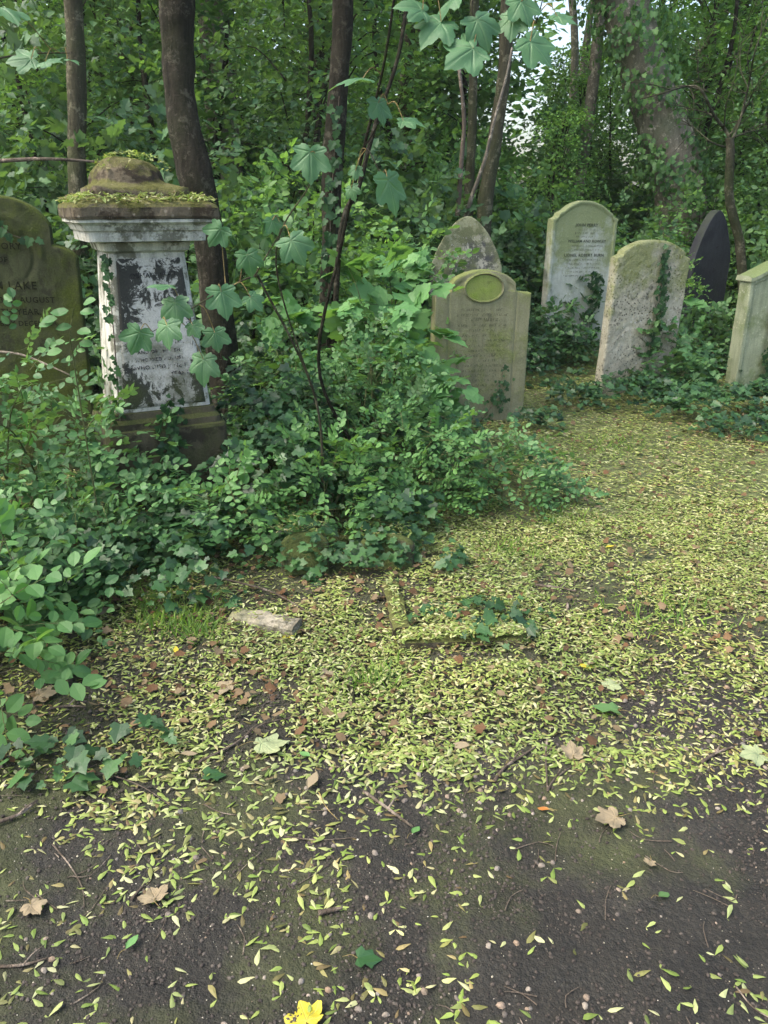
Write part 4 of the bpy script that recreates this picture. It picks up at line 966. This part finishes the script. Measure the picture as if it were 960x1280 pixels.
tree('tree', 'dark trunk left of centre between the tomb and the oval-panelled headstone', [gbase(405, 5.45), tp(408, 430, 5.45), tp(414, 300, 5.4), tp(416, 200, 5.4), tp(424, 100, 5.4), tp(428, 0, 5.4), tp(432, -160, 5.4)+[0, 0, .6]], [.068, .060, .058, .066, .060, .062, .055], 'bark', (-.2, 6.2, 8.6, 1.4, 1.3, 1.2), sd=7)
tree('tree', 'thin leaning stem close beside the dark trunk left of centre', [gbase(408, 5.2), tp(424, 310, 5.2), tp(448, 235, 5.2), tp(468, 160, 5.2), tp(500, 60, 5.2), tp(520, -100, 5.2)], [.02, .016, .012, .01], 'bark', None, sd=8)
tree('tree', 'slim greyish trunk behind the pointed headstone', [gbase(596, 9.2), tp(586, 270, 9.2), tp(590, 170, 9.2), tp(592, 80, 9.2), tp(596, -120, 9.2)+[0, 0, .6]], [.055, .050, .048, .045], 'bark2', (1.2, 9.6, 9.2, 1.4, 1.4, 1.2), sd=9)
tree('tree', 'leaning brown trunk forking behind the pointed headstone, right of the slim one', [gbase(600, 8.9), tp(606, 270, 8.9), tp(618, 180, 8.9), tp(630, 90, 8.9), tp(634, 0, 8.9), tp(640, -120, 8.9)+[0, 0, .4]], [.085, .075, .068, .062], 'bark2', (1.8, 9.4, 8.6, 1.3, 1.3, 1.1), sd=11)
tree('dead_branch', 'pale bare vine curving up before the trunks behind the pointed headstone', [tp(582, 272, 8.3), tp(590, 245, 8.2), tp(606, 200, 8.1), tp(618, 150, 8.1), tp(632, 100, 8.2), tp(640, 60, 8.4)], [.022, .018, .014, .01], 'deadwood', None, sd=12, cat='vine')
tree('dead_branch', 'reddish bare stem left of the pale vine behind the pointed headstone', [tp(572, 270, 8.2), tp(577, 200, 8.2), tp(580, 150, 8.2), tp(574, 85, 8.2)], [.025, .02, .016], 'twig', None, sd=13, cat='vine')
climbing('ivy_vine', 'ivy climbing the dark trunk left of centre', [gbase(406, 5.36, 0), tp(408, 430, 5.36), tp(412, 330, 5.33), tp(414, 250, 5.32), tp(424, 120, 5.32)], 150, .05, .055, M['ivy2'], (0, -1, .1))
# great ivy-clad tree
tr = tree('tree', 'great leaning ivy-clad trunk at the upper right behind the black slate headstone', [gbase(872, 11.6), tp(852, 250, 11.6), tp(835, 180, 11.6), tp(805, 90, 11.6), tp(782, 10, 11.6), tp(760, -120, 11.6)], [.42, .34, .31, .29, .26], 'barkpale', (3.4, 12.4, 9.2, 2.4, 2.2, 1.6), ncl=120, sd=15, wob=.2)
P = catmull([gbase(872, 11.6), tp(852, 250, 11.6), tp(835, 180, 11.6), tp(805, 90, 11.6), tp(782, 10, 11.6), tp(760, -120, 11.6)], 10); n = 7500
t = rng.random(n)*(len(P)-1); i = t.astype(int); f = (t-i)[:, None]; c = P[i]*(1-f)+P[np.minimum(i+1, len(P)-1)]*f
a = rng.uniform(-PI, PI, n); clump = fbm(np.cos(a)*2+t*.15, np.sin(a)*2, t*.22, s=61, o=3); k = (clump > .44) & (rng.random(n) < .8); c, a, clump = c[k], a[k], clump[k]; n = len(c)
rr = .34+.55*np.maximum(0, clump-.40)*2.2*rng.random(n)**.6; od = np.c_[np.cos(a), np.sin(a), 0*a]
P2 = c+od*rr[:, None]+rng.normal(0, .04, (n, 3)); o0 = np.array(tr.location)
g = Geo(); g.inst(IVY, P2-o0, frames(np.c_[rng.normal(0, .5, n), rng.normal(0, .5, n), -np.ones(n)], norm(od+[0, 0, .5]+rng.normal(0, .35, (n, 3)))), .070*rng.uniform(.6, 1.2, n)); g.build('ivy', M['wood1'], tr)
# bare twiggy little tree at right
rt = tree('bare_tree', 'small bare crooked tree at the upper right with twiggy grey branches', [gbase(950, 8.6), tp(928, 345, 8.6), tp(924, 300, 8.6), tp(912, 250, 8.55), tp(913, 200, 8.5), tp(912, 172, 8.5)], [.055, .05, .045, .042, .04], 'bark2', None, sd=17)
g = Geo(); o0 = np.array(rt.location)
for pts, r in (([(912, 172), (905, 160), (893, 145), (876, 112), (858, 108), (830, 116), (800, 124)], .03), ([(914, 178), (925, 150), (935, 110), (945, 60), (965, 10)], .025), ([(912, 170), (930, 140), (950, 100), (985, 60)], .018),
               ([(893, 145), (880, 140), (860, 135), (840, 128)], .015), ([(916, 172), (935, 165), (960, 160), (990, 150)], .012), ([(905, 160), (908, 130), (920, 90), (925, 40)], .014), ([(912, 185), (890, 178), (868, 160), (852, 150)], .016), ([(935, 110), (925, 80), (930, 40), (950, -20)], .010), ([(876, 112), (872, 80), (880, 50)], .008), ([(940, 90), (965, 70), (1000, 20)], .01)):
    q = catmull([at(a, b, 8.5+.25*math.sin(j+a)) for j, (a, b) in enumerate(pts)], 6); tube(g, q-o0, [r*.62, r*.2], 6, wob=.1)
    for z_ in range(9):
        j0 = int(rng.integers(4, len(q)-2)); b0 = q[j0]; e_ = b0+rng.normal(0, 1, 3)*[.16, .12, .13]+(q[j0]-q[j0-2])*1.6
        tube(g, catmull([b0, (b0+e_)/2+rng.normal(0, .03, 3), e_], 4)-o0, [max(.004, r*.22), .0025], 4)
g.build('branch', M['bark2'], rt, smooth=True)
# dead branch resting at the left in front of the mossy stone
tree('dead_branch', 'thin grey dead branch leaning across the mossy left headstone', [tp(-30, 438, 4.3), tp(20, 442, 4.25), tp(50, 452, 4.2), tp(90, 470, 4.1)], [.008, .006, .004], 'deadwood', None, cat='branch', sd=21)
tree('dead_branch', 'thin bare branch stretched across the dark foliage at far left above the headstone', [tp(-60, 205, 6.0), tp(20, 200, 6.0), tp(70, 199, 6.0), tp(150, 205, 6.2)], [.016, .012, .008], 'twig', None, cat='branch', sd=22)

# ------------------------------------------------------------------ background shrubs, saplings, trees (copies of a few kinds)
def bg_shrub_proto(k, mat, tm, size, n=3300, R=1.0, h=2.0):
    root = empty('woodland_bush', (0, 0, 0)); 
    P, d = dome_points(n//8, R, R, h, 100+k, .45, .0)
    Dr = d*[1, 1, .3]+rng.normal(0, .5, d.shape); up = np.c_[rng.normal(0, .4, len(P)), rng.normal(0, .4, len(P)), np.ones(len(P))]+d*.5
    pos, dirs, nr = spray_leaves(P, Dr, up, .28, 8, size, .35)
    g = Geo(); g.inst(tm, pos, frames(dirs, nr), size*rng.uniform(.55, 1.3, len(pos))); g.build('foliage', M[mat], root)
    g = Geo()
    for q in range(10): e = P[q]; tube(g, catmull([[0, 0, -.1], e*[.4, .4, .6], e], 4), [.018, .004], 5)
    g.build('stem', M['bark'], root); return root
def bg_sapling_proto(k, mat, tm, size, H=5.0, R=.9, ncl=110, per=34):
    root = empty('woodland_sapling', (0, 0, 0)); g = Geo()
    P = catmull([[0, 0, -.1], [rng.normal(0, .15), rng.normal(0, .15), H*.35], [rng.normal(0, .3), rng.normal(0, .3), H*.7], [0, 0, H]], 6); tube(g, P, [.05, .035, .01], 7, wob=.1)
    cs = []
    for q in range(ncl):
        z = H*(.12+.88*rng.random()); a = rng.uniform(0, 2*PI); r = R*(.25+.8*rng.random())*(1.05-abs(z/H-.5)); c = np.array([r*math.cos(a), r*math.sin(a), z]); cs.append(c)
        if q % 4 == 0: tube(g, catmull([[0, 0, z*.9], c*[.5, .5, 1], c], 3), [.010, .003], 4, cap=False)
    g.build('trunk', M['bark'], root, smooth=True)
    g = Geo(); crown_geo(g, np.array(cs), per, .17, size, tm, .55); g.build('crown', M[mat], root); return root
def bg_tree_proto(k, mat, tm, size, H=11, R=2.4, r=.16, bark='bark2', low=.3, ncl=120, per=34):
    root = empty('woodland_tree', (0, 0, 0)); g = Geo()
    P = catmull([[0, 0, -.2], [rng.normal(0, .15), 0, H*.3], [rng.normal(0, .3), rng.normal(0, .3), H*.6], [0, 0, H*.95]], 8); tube(g, P, [r, r*.8, r*.55, .03], 10, wob=.12, s=k)
    cs = []
    for q in range(ncl):
        z = H*(low+(1-low)*rng.random()); a = rng.uniform(0, 2*PI); rr = R*(.2+.85*rng.random()**.7)*(1.1-.6*abs((z/H-low)/(1-low)*2-1)); c = np.array([rr*math.cos(a), rr*math.sin(a), z]); cs.append(c)
        if q % 9 == 0: tube(g, catmull([[0, 0, z*.85], c*[.5, .5, .98], c], 4), [r*.3, .01], 5, cap=False)
    g.build('trunk', M[bark], root, smooth=True)
    g = Geo(); crown_geo(g, np.array(cs), per, .30, size, tm, .5); g.build('crown', M[mat], root); return root
SH = [bg_shrub_proto(0, 'wood1', OVAL, .075), bg_shrub_proto(1, 'wood3', IVY, .075), bg_shrub_proto(2, 'wood2', OVAL, .065), bg_shrub_proto(3, 'ivy2', IVY, .08), bg_shrub_proto(4, 'snow', MAPLE, .10, 2200)]
SA = [bg_sapling_proto(0, 'wood1', RHOMB, .10), bg_sapling_proto(1, 'wood2', RHOMB, .095), bg_sapling_proto(2, 'wood3', RHOMB, .10), bg_sapling_proto(3, 'wood1', MAPLE, .085, ncl=100, per=34)]
TR = [bg_tree_proto(0, 'wood1', RHOMB, .15), bg_tree_proto(1, 'wood2', RHOMB, .14, low=.22), bg_tree_proto(2, 'wood3', RHOMB, .15, low=.16, R=2.0), bg_tree_proto(3, 'wood1', RHOMB, .15, bark='barkpale', low=.45, r=.22), bg_tree_proto(4, 'wood1', RHOMB, .15, H=13, low=.62, bark='barkpale', r=.085, R=1.6)]
used = set()
def place(pr, x, y, s, label, cat, group, sz=1.0):
    if pr.name in used: o = copy_tree(pr)
    else: o = pr; used.add(pr.name)
    o.location = (x, y, float(gz(x, y))-.03); o.rotation_euler = (0, 0, rng.uniform(0, 2*PI)); o.scale = (s, s, s*sz)
    return tag(o, label, cat, group)
KN = ['mid-green oval-leaved bush in the undergrowth behind the headstones', 'dark ivy-covered bush in the undergrowth behind the headstones', 'bright light-green bush in the undergrowth behind the headstones', 'glossy ivy thicket in the undergrowth behind the headstones', 'broad-leaved young maple bush in the undergrowth behind the headstones']
near = [  # first line of the thicket: px, D, scale, kind, z stretch, label
 (-20, 6.3, 1.0, 3, .95, 'ivy thicket behind the top of the mossy left headstone'), (60, 7.2, 1.2, 1, 1.2, 'dark bush behind the slim trunk at far left'), (150, 6.2, .85, 3, .95, 'glossy ivy bush between the slim left trunk and the tomb cap'),
 (240, 6.8, 1.0, 1, 1.1, 'dark bush behind the dark bending trunk'), (320, 6.6, .95, 0, 1.0, 'green bush between the bending trunk and the trunk left of centre'), (345, 5.7, .55, 3, .9, 'low ivy bush in the gap right of the tomb shaft'),
 (400, 7.4, 1.0, 2, 1.0, 'light-green bush behind the trunk left of centre'), (480, 6.6, .8, 0, .95, 'green bush behind the sycamore seedlings'), (500, 8.2, 1.0, 1, 1.0, 'dark bush behind the seedlings left of the pointed headstone'), (570, 9.8, 1.0, 4, 1.0, 'broad-leaved bush left of the slim greyish trunk'),
 (650, 9.2, .72, 1, 1.0, 'dark bush filling the gap between pointed and tall pale headstones'), (680, 10.2, 1.0, 0, .9, 'green bush directly behind the tall pale headstone'), (770, 9.9, .85, 0, .9, 'green bush behind the gap right of the tall pale headstone'),
 (800, 9.0, .55, 2, 1.0, 'small light-green bush behind the lichen-pitted headstone'), (840, 11.0, .9, 2, 1.0, 'light-green bush left behind the black slate headstone'), (935, 10.6, .9, 0, 1.1, 'green bush right of the black slate headstone'), (1000, 9.2, .95, 0, 1.2, 'green bush behind the right-edge headstone'), (1040, 8.0, 1.0, 4, 1.3, 'broad-leaved bush just beyond the right edge')]
for px, D, s, k, sz, lb in near:
    x = (px-480)/984*D*1.04; place(SH[k], x, D, s, lb, 'bush', 'bushes of the thicket behind the headstones', sz)
rows = [(9.9, 8, .9), (11.4, 9, 1.05), (13.2, 9, 1.2), (15.4, 9, 1.4), (18.0, 9, 1.6)]
for ri, (D, n, s) in enumerate(rows):
    hw = .52*D+.8
    for j in range(n):
        x = -hw+2*hw*(j+.5)/n+rng.normal(0, .3); d = D+rng.normal(0, .35)
        if ri == 0 and 1.2 < x < 5.2: continue
        k = int(rng.integers(0, 5)); s2 = s*rng.uniform(.8, 1.15)
        if .12 < x/d < .33: s2 *= .8
        place(SH[k], x, d, s2, KN[k], 'bush', 'bushes deep in the wood: '+KN[k].split(' in ')[0], rng.uniform(.8, 1.2))
SN = ['slender green sapling in the wood behind the graves', 'slender light-green sapling in the wood behind the graves', 'slender dark-leaved sapling in the wood behind the graves', 'slender broad-leaved sapling in the wood behind the graves']
def gapped(x, y, w=.045, c=.222): return abs(x/y-c) < w
for D, n, s in ((7.9, 6, .8), (9.6, 8, .9), (11.8, 9, 1.0), (14.5, 10, 1.2), (17.5, 10, 1.4), (21, 11, 1.6)):
    hw = .52*D+1
    for j in range(n):
        x = -hw+2*hw*(j+.5)/n+rng.normal(0, .35); d = D+rng.normal(0, .5)
        if gapped(x, d, .035+.9*s/d): continue
        if D < 10 and x > .9: continue
        if D < 8.5 and x/d > .0: continue
        k = int(rng.choice([0, 1, 2, 3], p=[.3, .3, .2, .2])) if x < 2 else int(rng.choice([0, 1, 2, 3], p=[.4, .25, .2, .15]))
        place(SA[k], x, d, s*rng.uniform(.85, 1.15), SN[k], 'sapling', 'woodland saplings: '+SN[k].split(' in ')[0])
TN = ['tall green woodland tree far behind the graves', 'tall light-green woodland tree far behind the graves', 'tall dark woodland tree far behind the graves', 'stout pale-barked woodland tree far behind the graves', 'tall bare-stemmed pale tree crossing the bright gap in the wood']
for x, y, s_, k in ((2.9, 13.0, .62, 1), (3.6, 14.2, .66, 0), (2.5, 12.2, .55, 3), (3.9, 16.5, .78, 1), (3.3, 16.0, .72, 0), (4.6, 19.5, .88, 1), (4.1, 20.5, .9, 0), (2.2, 10.6, .5, 1), (5.2, 12.4, .9, 1), (6.0, 13.6, 1.0, 1), (4.9, 10.9, .75, 0), (5.6, 11.4, .8, 1), (4.3, 13.8, .85, 0)):
    place(SA[k], x, y, s_, SN[k], 'sapling', 'woodland saplings: '+SN[k].split(' in ')[0])
spots = [(-8.5, 13, 0), (-6, 10.5, 2), (-4.2, 14, 1), (-2.0, 11.5, 3), (-1.3, 16, 1), (.4, 13.5, 2), (1.2, 18, 0), (5.6, 15.5, 1), (7.8, 13.0, 0), (9.4, 15, 1), (6.6, 18.5, 1), (8.6, 21, 0), (11, 19, 0), (-10, 18, 1), (-7, 19, 0), (-4, 20, 1), (-1.5, 22, 0), (1.0, 24, 1), (10, 25, 1), (7.8, 25, 0), (-5.6, 24.5, 0), (-10, 25, 2),
         (3.15, 15.5, 4), (4.05, 18.5, 4), (4.7, 21.5, 4), (5.4, 24, 4), (2.75, 12.5, 4)]
for x, y, k in spots: place(TR[k], x, y, rng.uniform(.9, 1.1), TN[k], 'tree', 'woodland trees: '+TN[k].split(' woodland')[0] if k < 4 else 'bare pale stems in the gap')
# far wood edge as one mass
g = Geo(); n = 42000; x = rng.uniform(-26, 26, n); y = rng.uniform(27, 34, n); z = 15*rng.random(n)**1.1
k = ~((np.abs(x/y-.222) < .020+.02*fbm(z*.6, x*.4, s=3)) & (z > 4.6+1.4*fbm(x*.8, 0*x, s=5))); k &= ~((np.abs(x/y-.43) < .02) & (z > 4.5) & (z < 6.2))
k &= ~((x/y > .05) & (x/y < .56) & (z > 2.6) & (rng.random(n) < .55+.5*(fbm(x*.5, z*.5, s=91, o=3)-.5)*2))
x, y, z = x[k], y[k], z[k]; n = len(x); P = np.c_[x, y, gz(x, y)+z]
a = rng.uniform(0, 2*PI, n); g.inst(RHOMB, P, frames(np.c_[np.cos(a), np.sin(a), rng.normal(0, .4, n)], norm(np.c_[rng.normal(0, .6, n), rng.normal(0, .6, n), np.ones(n)])), .42*rng.uniform(.6, 1.3, n))
tag(g.build('far_foliage', M['wood1']), 'dense mass of distant woodland foliage closing off the view', 'foliage', kind='stuff')

# ------------------------------------------------------------------ fallen leaves and twigs
def fallen(label, px, py, w, kind, mat, ang=None, curl=.3):
    p = gpt(px, py); depth = p[1]*cp+CAMZ*sp; size = w/FPX*depth*.62
    ang = rng.uniform(0, 360) if ang is None else ang; a = math.radians(ang)
    if kind == 'maple':
        V, L, T, A = SYC[(px+py) % 6]; V = V.copy(); V[:, 2] += curl*(np.hypot(V[:, 0], V[:, 1])**2)*.5+.05*np.sin(V[:, 0]*6+px)*np.cos(V[:, 1]*5)
    else:
        V, L, T = {'oval': OVAL, 'ivy': IVY}[kind]; V = V.copy(); V[:, 2] += curl*.3*V[:, 0]**2; A = np.zeros(len(V))
        V = V*([1.35, .95, 1.0] if kind == 'oval' else 1.5); V[:, 2] += .06*np.sin(V[:, 0]*5)
    o = Geo().add(V*size, L, T, attr=A).build('fallen_leaf', M[mat], None, smooth=False, attr='vein')
    o.location = (p[0], p[1], p[2]+.016+.012*abs(curl)*size*5); o.rotation_euler = (rng.normal(0, .15), rng.normal(0, .15), a)
    g = Geo(); tube(g, catmull([[0, 0, 0], [-size*.4, .1*size, .1*size], [-size*.9, .0, .0]], 4), [.0012, .0008], 4); g.build('leaf_stalk', M['petiole'], o)
    tag(o, label, 'leaf')
fallen('bright yellow maple leaf lying on grit at the near edge of the path', 384, 1284, 56, 'maple', 'yellow', 110)
fallen('large whitish-green maple leaf below the mossy ground at left', 328, 936, 56, 'maple', 'palegreen', 10, .2)
fallen('pale tan curled leaf alone on the black soil at right', 768, 1028, 44, 'maple', 'tan', 200, .8)
fallen('crumpled grey-tan leaf on dark soil at lower left', 195, 1130, 42, 'maple', 'tan', 120, .7)
fallen('oval green leaf near the lower left of the path', 158, 1193, 26, 'oval', 'sycs', 60, .2)
fallen('dark green ivy leaf lying at the bottom centre of the path', 447, 1204, 34, 'ivy', 'ivy', 0, .2)
fallen('green leaf at the end of the thick twig on the path', 515, 1048, 24, 'oval', 'sycs', 60, .3)
fallen('small light green leaf among seeds right of the whitish maple leaf', 388, 951, 20, 'oval', 'sycs', 150)
fallen('dark green ivy leaf among seeds below the whitish maple leaf', 256, 974, 30, 'ivy', 'ivy2', 10)
fallen('orange-tan leaf among seeds left of the whitish maple leaf', 226, 948, 26, 'oval', 'tan', 0, .5)
fallen('curled tan leaf with a bent stalk in the middle of the path', 385, 992, 34, 'oval', 'tan', 70, .9)
fallen('beige withered leaf among seeds above the thick curved twig', 716, 950, 34, 'maple', 'tan', 90, .6)
fallen('rolled tan leaf lying above the forked twig', 587, 938, 28, 'oval', 'tan', 170, 1.2)
fallen('rust-coloured leaf scrap near the middle right of the path', 686, 1018, 18, 'oval', 'orange', 160, .6)
fallen('fresh green leaf where the seeds meet the path at right', 771, 893, 36, 'ivy', 'wood1', 170, .2)
fallen('pale grey-green leaf by the thick twig at the right edge', 948, 948, 40, 'maple', 'palegreen', 190, .2)
fallen('withered pale leaf on the soil below the curled tan leaf', 811, 1083, 20, 'maple', 'tan', 250, .7)
fallen('star-shaped green leaf scrap on the right of the path', 822, 1127, 26, 'oval', 'wood1', 30, .5)
fallen('yellow leaf scrap above the broken marble kerb end', 352, 803, 22, 'oval', 'yellow', 30, .5)
fallen('small yellow leaf left of the broken marble kerb', 220, 822, 16, 'oval', 'yellow', 100, .5)
fallen('golden leaf scrap right of the small kerbed plot', 722, 838, 24, 'oval', 'yellow', 0, .4)
fallen('tan maple leaf below the marble kerb', 286, 862, 34, 'maple', 'tan', 200, .5)
fallen('buff crumpled leaf between marble kerb and small plot', 410, 853, 30, 'maple', 'tan', 60, .6)
fallen('pinkish tan leaf far up the open seed-strewn grass', 845, 584, 18, 'maple', 'tan', 60, .8)
fallen('orange leaf beside the shrub at the edge of the open grass', 594, 601, 18, 'oval', 'orange', 0, .5)
fallen('rusty leaf far right on the open seed-strewn ground', 905, 683, 18, 'oval', 'orange', 0, .4)
fallen('amber leaf in the seed litter above the small plot', 757, 688, 14, 'oval', 'yellow', 20, .4)
fallen('pale tan leaf hanging at the edge of the ivy at left', 135, 764, 30, 'oval', 'tan', 260, .6)
fallen('grey-tan leaf on the soil at the left edge of the litter', 50, 874, 34, 'maple', 'tan', 10, .3)
fallen('greyish dead leaf pair at the lower left edge', 40, 1138, 34, 'maple', 'tan', 320, .6)
fallen('pale green leaf in the litter right of the small plot', 760, 862, 30, 'maple', 'palegreen', 30, .3)
fallen('light yellow-green leaf left of the small plot corner', 495, 808, 22, 'oval', 'palegreen', 30, .3)
fallen('green leaf under the left ivy at the path edge', 98, 968, 24, 'oval', 'snow2', 240, .3)
def twig(label, pts, r, mat='twig', name='fallen_twig', cat='twig', lift=.0):
    P = []
    for j, (px, py) in enumerate(pts): p = gpt(px, py); p[2] += r+.006+lift*math.sin(PI*j/max(1, len(pts)-1)); P.append(p)
    P = catmull(P, 6); g = Geo(); tube(g, P-P[0], [r, r*.55], 8, wob=.18, s=len(label))
    if r > .003 and len(P) > 8:
        k = len(P)//2; q = P[k]-P[0]; tube(g, catmull([q, q+[.015, .02, .01], q+[.03, .045, .006]], 3), [r*.6, r*.3], 5)
    o = g.build(name, M[mat], smooth=True); o.location = tuple(P[0]); tag(o, label, cat)
twig('thick dark twig slanting down to a green leaf in the path centre', [(455, 993), (485, 1015), (516, 1038)], .0055)
twig('long thin curved twig at the mossy left of the path', [(108, 968), (140, 975), (180, 990), (218, 1013)], .0022, lift=.01)
twig('thin wavy pale twig at the far lower left', [(66, 1058), (88, 1085), (103, 1112), (106, 1137)], .0022)
twig('thick curved twig among the seeds right of centre', [(618, 980), (632, 962), (650, 950), (670, 937)], .0055)
twig('short twig ending at the beige withered leaf', [(684, 992), (694, 976), (714, 962)], .004)
twig('straight dark twig standing out vertically among the seeds', [(684, 925), (682, 950), (684, 992)], .004)
twig('thin horizontal twig across the middle of the path', [(358, 1049), (400, 1053), (445, 1050)], .0022)
twig('small bent twig at the left beneath the ivy leaf', [(255, 1008), (275, 1018), (298, 1022)], .002)
twig('thick twig at the right edge beside the pale green leaf', [(876, 957), (895, 945), (915, 938)], .006)
twig('long brown twig beneath the whitish maple leaf', [(250, 955), (290, 935), (330, 908), (385, 897)], .004)
twig('thin grey twig poking in at the lower left edge', [(-10, 1213), (30, 1210), (60, 1202)], .004)
twig('long thin stick lying over the broken marble kerb', [(256, 722), (300, 738), (345, 752), (402, 778)], .005, lift=.03)
twig('stubby dark piece of bark below the small plot', [(438, 853), (443, 888)], .010, 'bark', 'bark_piece', 'bark')
twig('flat dark bark chip right of the stubby bark piece', [(448, 899), (476, 889)], .007, 'bark', 'bark_piece', 'bark')
twig('short brown twig in the litter at far left', [(62, 890), (85, 886), (108, 887)], .005)
twig('dark twig in the open litter right of the small plot', [(668, 734), (700, 738), (720, 742)], .006)
twig('small upright stick in the litter right of the small plot', [(709, 757), (711, 790)], .006)
twig('short thick stub on the path near the bottom centre', [(398, 1146), (428, 1140)], .007)
twig('thin twig by the crumpled grey-tan leaf', [(165, 1128), (182, 1108)], .004)
twig('reddish thin stalk beside the curled tan leaf', [(398, 992), (408, 1012), (423, 1028)], .002, 'petiole')
twig('thin twig crossing the soil at the right edge of the path', [(918, 1235), (940, 1262), (965, 1278)], .002)
twig('dark stick at the left edge under the ivy leaves', [(-10, 1035), (25, 1022), (48, 1005)], .006)

# ------------------------------------------------------------------ air
hb = NT('woodland_air'); pv = hb.n('ShaderNodeVolumePrincipled'); pv.inputs['Color'].default_value = (.86, .93, .88, 1); pv.inputs['Density'].default_value = .0010; pv.inputs['Anisotropy'].default_value = .2
hb.l(pv.outputs[0], hb.out.inputs['Volume'])
X0, X1, Y0, Y1, Z0, Z1 = -95, 95, -45, 125, -6, 22
hv = [(x, y, z) for x in (X0, X1) for y in (Y0, Y1) for z in (Z0, Z1)]
tag(Geo().add(hv, [0, 1, 3, 2, 4, 6, 7, 5, 0, 4, 5, 1, 2, 3, 7, 6, 0, 2, 6, 4, 1, 5, 7, 3], [4]*6).build('haze', hb.mat), 'faint pale green-grey air between the trees deep in the wood', 'haze', kind='stuff')
# ------------------------------------------------------------------ light, world, camera
w = bpy.data.worlds.new('World'); scene.world = w; w.use_nodes = True; nt = w.node_tree
bg = nt.nodes['Background']; sky = nt.nodes.new('ShaderNodeTexSky'); sky.sky_type = 'NISHITA'; sky.sun_disc = False
EL, AZ = math.radians(56), math.radians(-108)   # sun direction: azimuth measured from +Y towards +X
sky.sun_elevation = EL; sky.sun_rotation = AZ; sky.air_density = 1.2; sky.dust_density = 5.0; sky.ozone_density = 1.0
nt.links.new(sky.outputs[0], bg.inputs[0]); bg.inputs[1].default_value = .15
sl_ = bpy.data.lights.new('sun', 'SUN'); sl_.energy = 1.1; sl_.angle = math.radians(35); sl_.color = (1, .97, .91)
so_ = bpy.data.objects.new('sun', sl_); COL.objects.link(so_)
dv = Vector((math.sin(AZ)*math.cos(EL), math.cos(AZ)*math.cos(EL), math.sin(EL)))
so_.rotation_euler = (-dv).to_track_quat('-Z', 'Y').to_euler(); so_.location = (0, 0, 20)
cam = bpy.data.cameras.new('camera'); co = bpy.data.objects.new('camera', cam); COL.objects.link(co)
co.location = (0, 0, CAMZ); co.rotation_euler = (PI/2-PITCH, 0, 0)
cam.sensor_fit = 'VERTICAL'; cam.sensor_height = 24; cam.lens = 24*FPX/1280; cam.clip_start = .05; cam.clip_end = 400
scene.camera = co
vs = scene.view_settings; vs.view_transform = 'Standard'; vs.look = 'None'; vs.gamma = 1; vs.exposure = 1.72; vs.use_curve_mapping = False
scene.render.engine = 'CYCLES'; scene.cycles.use_denoising = True
scene.cycles.max_bounces = 6; scene.cycles.diffuse_bounces = 4; scene.cycles.glossy_bounces = 2; scene.cycles.transmission_bounces = 4; scene.cycles.transparent_max_bounces = 6
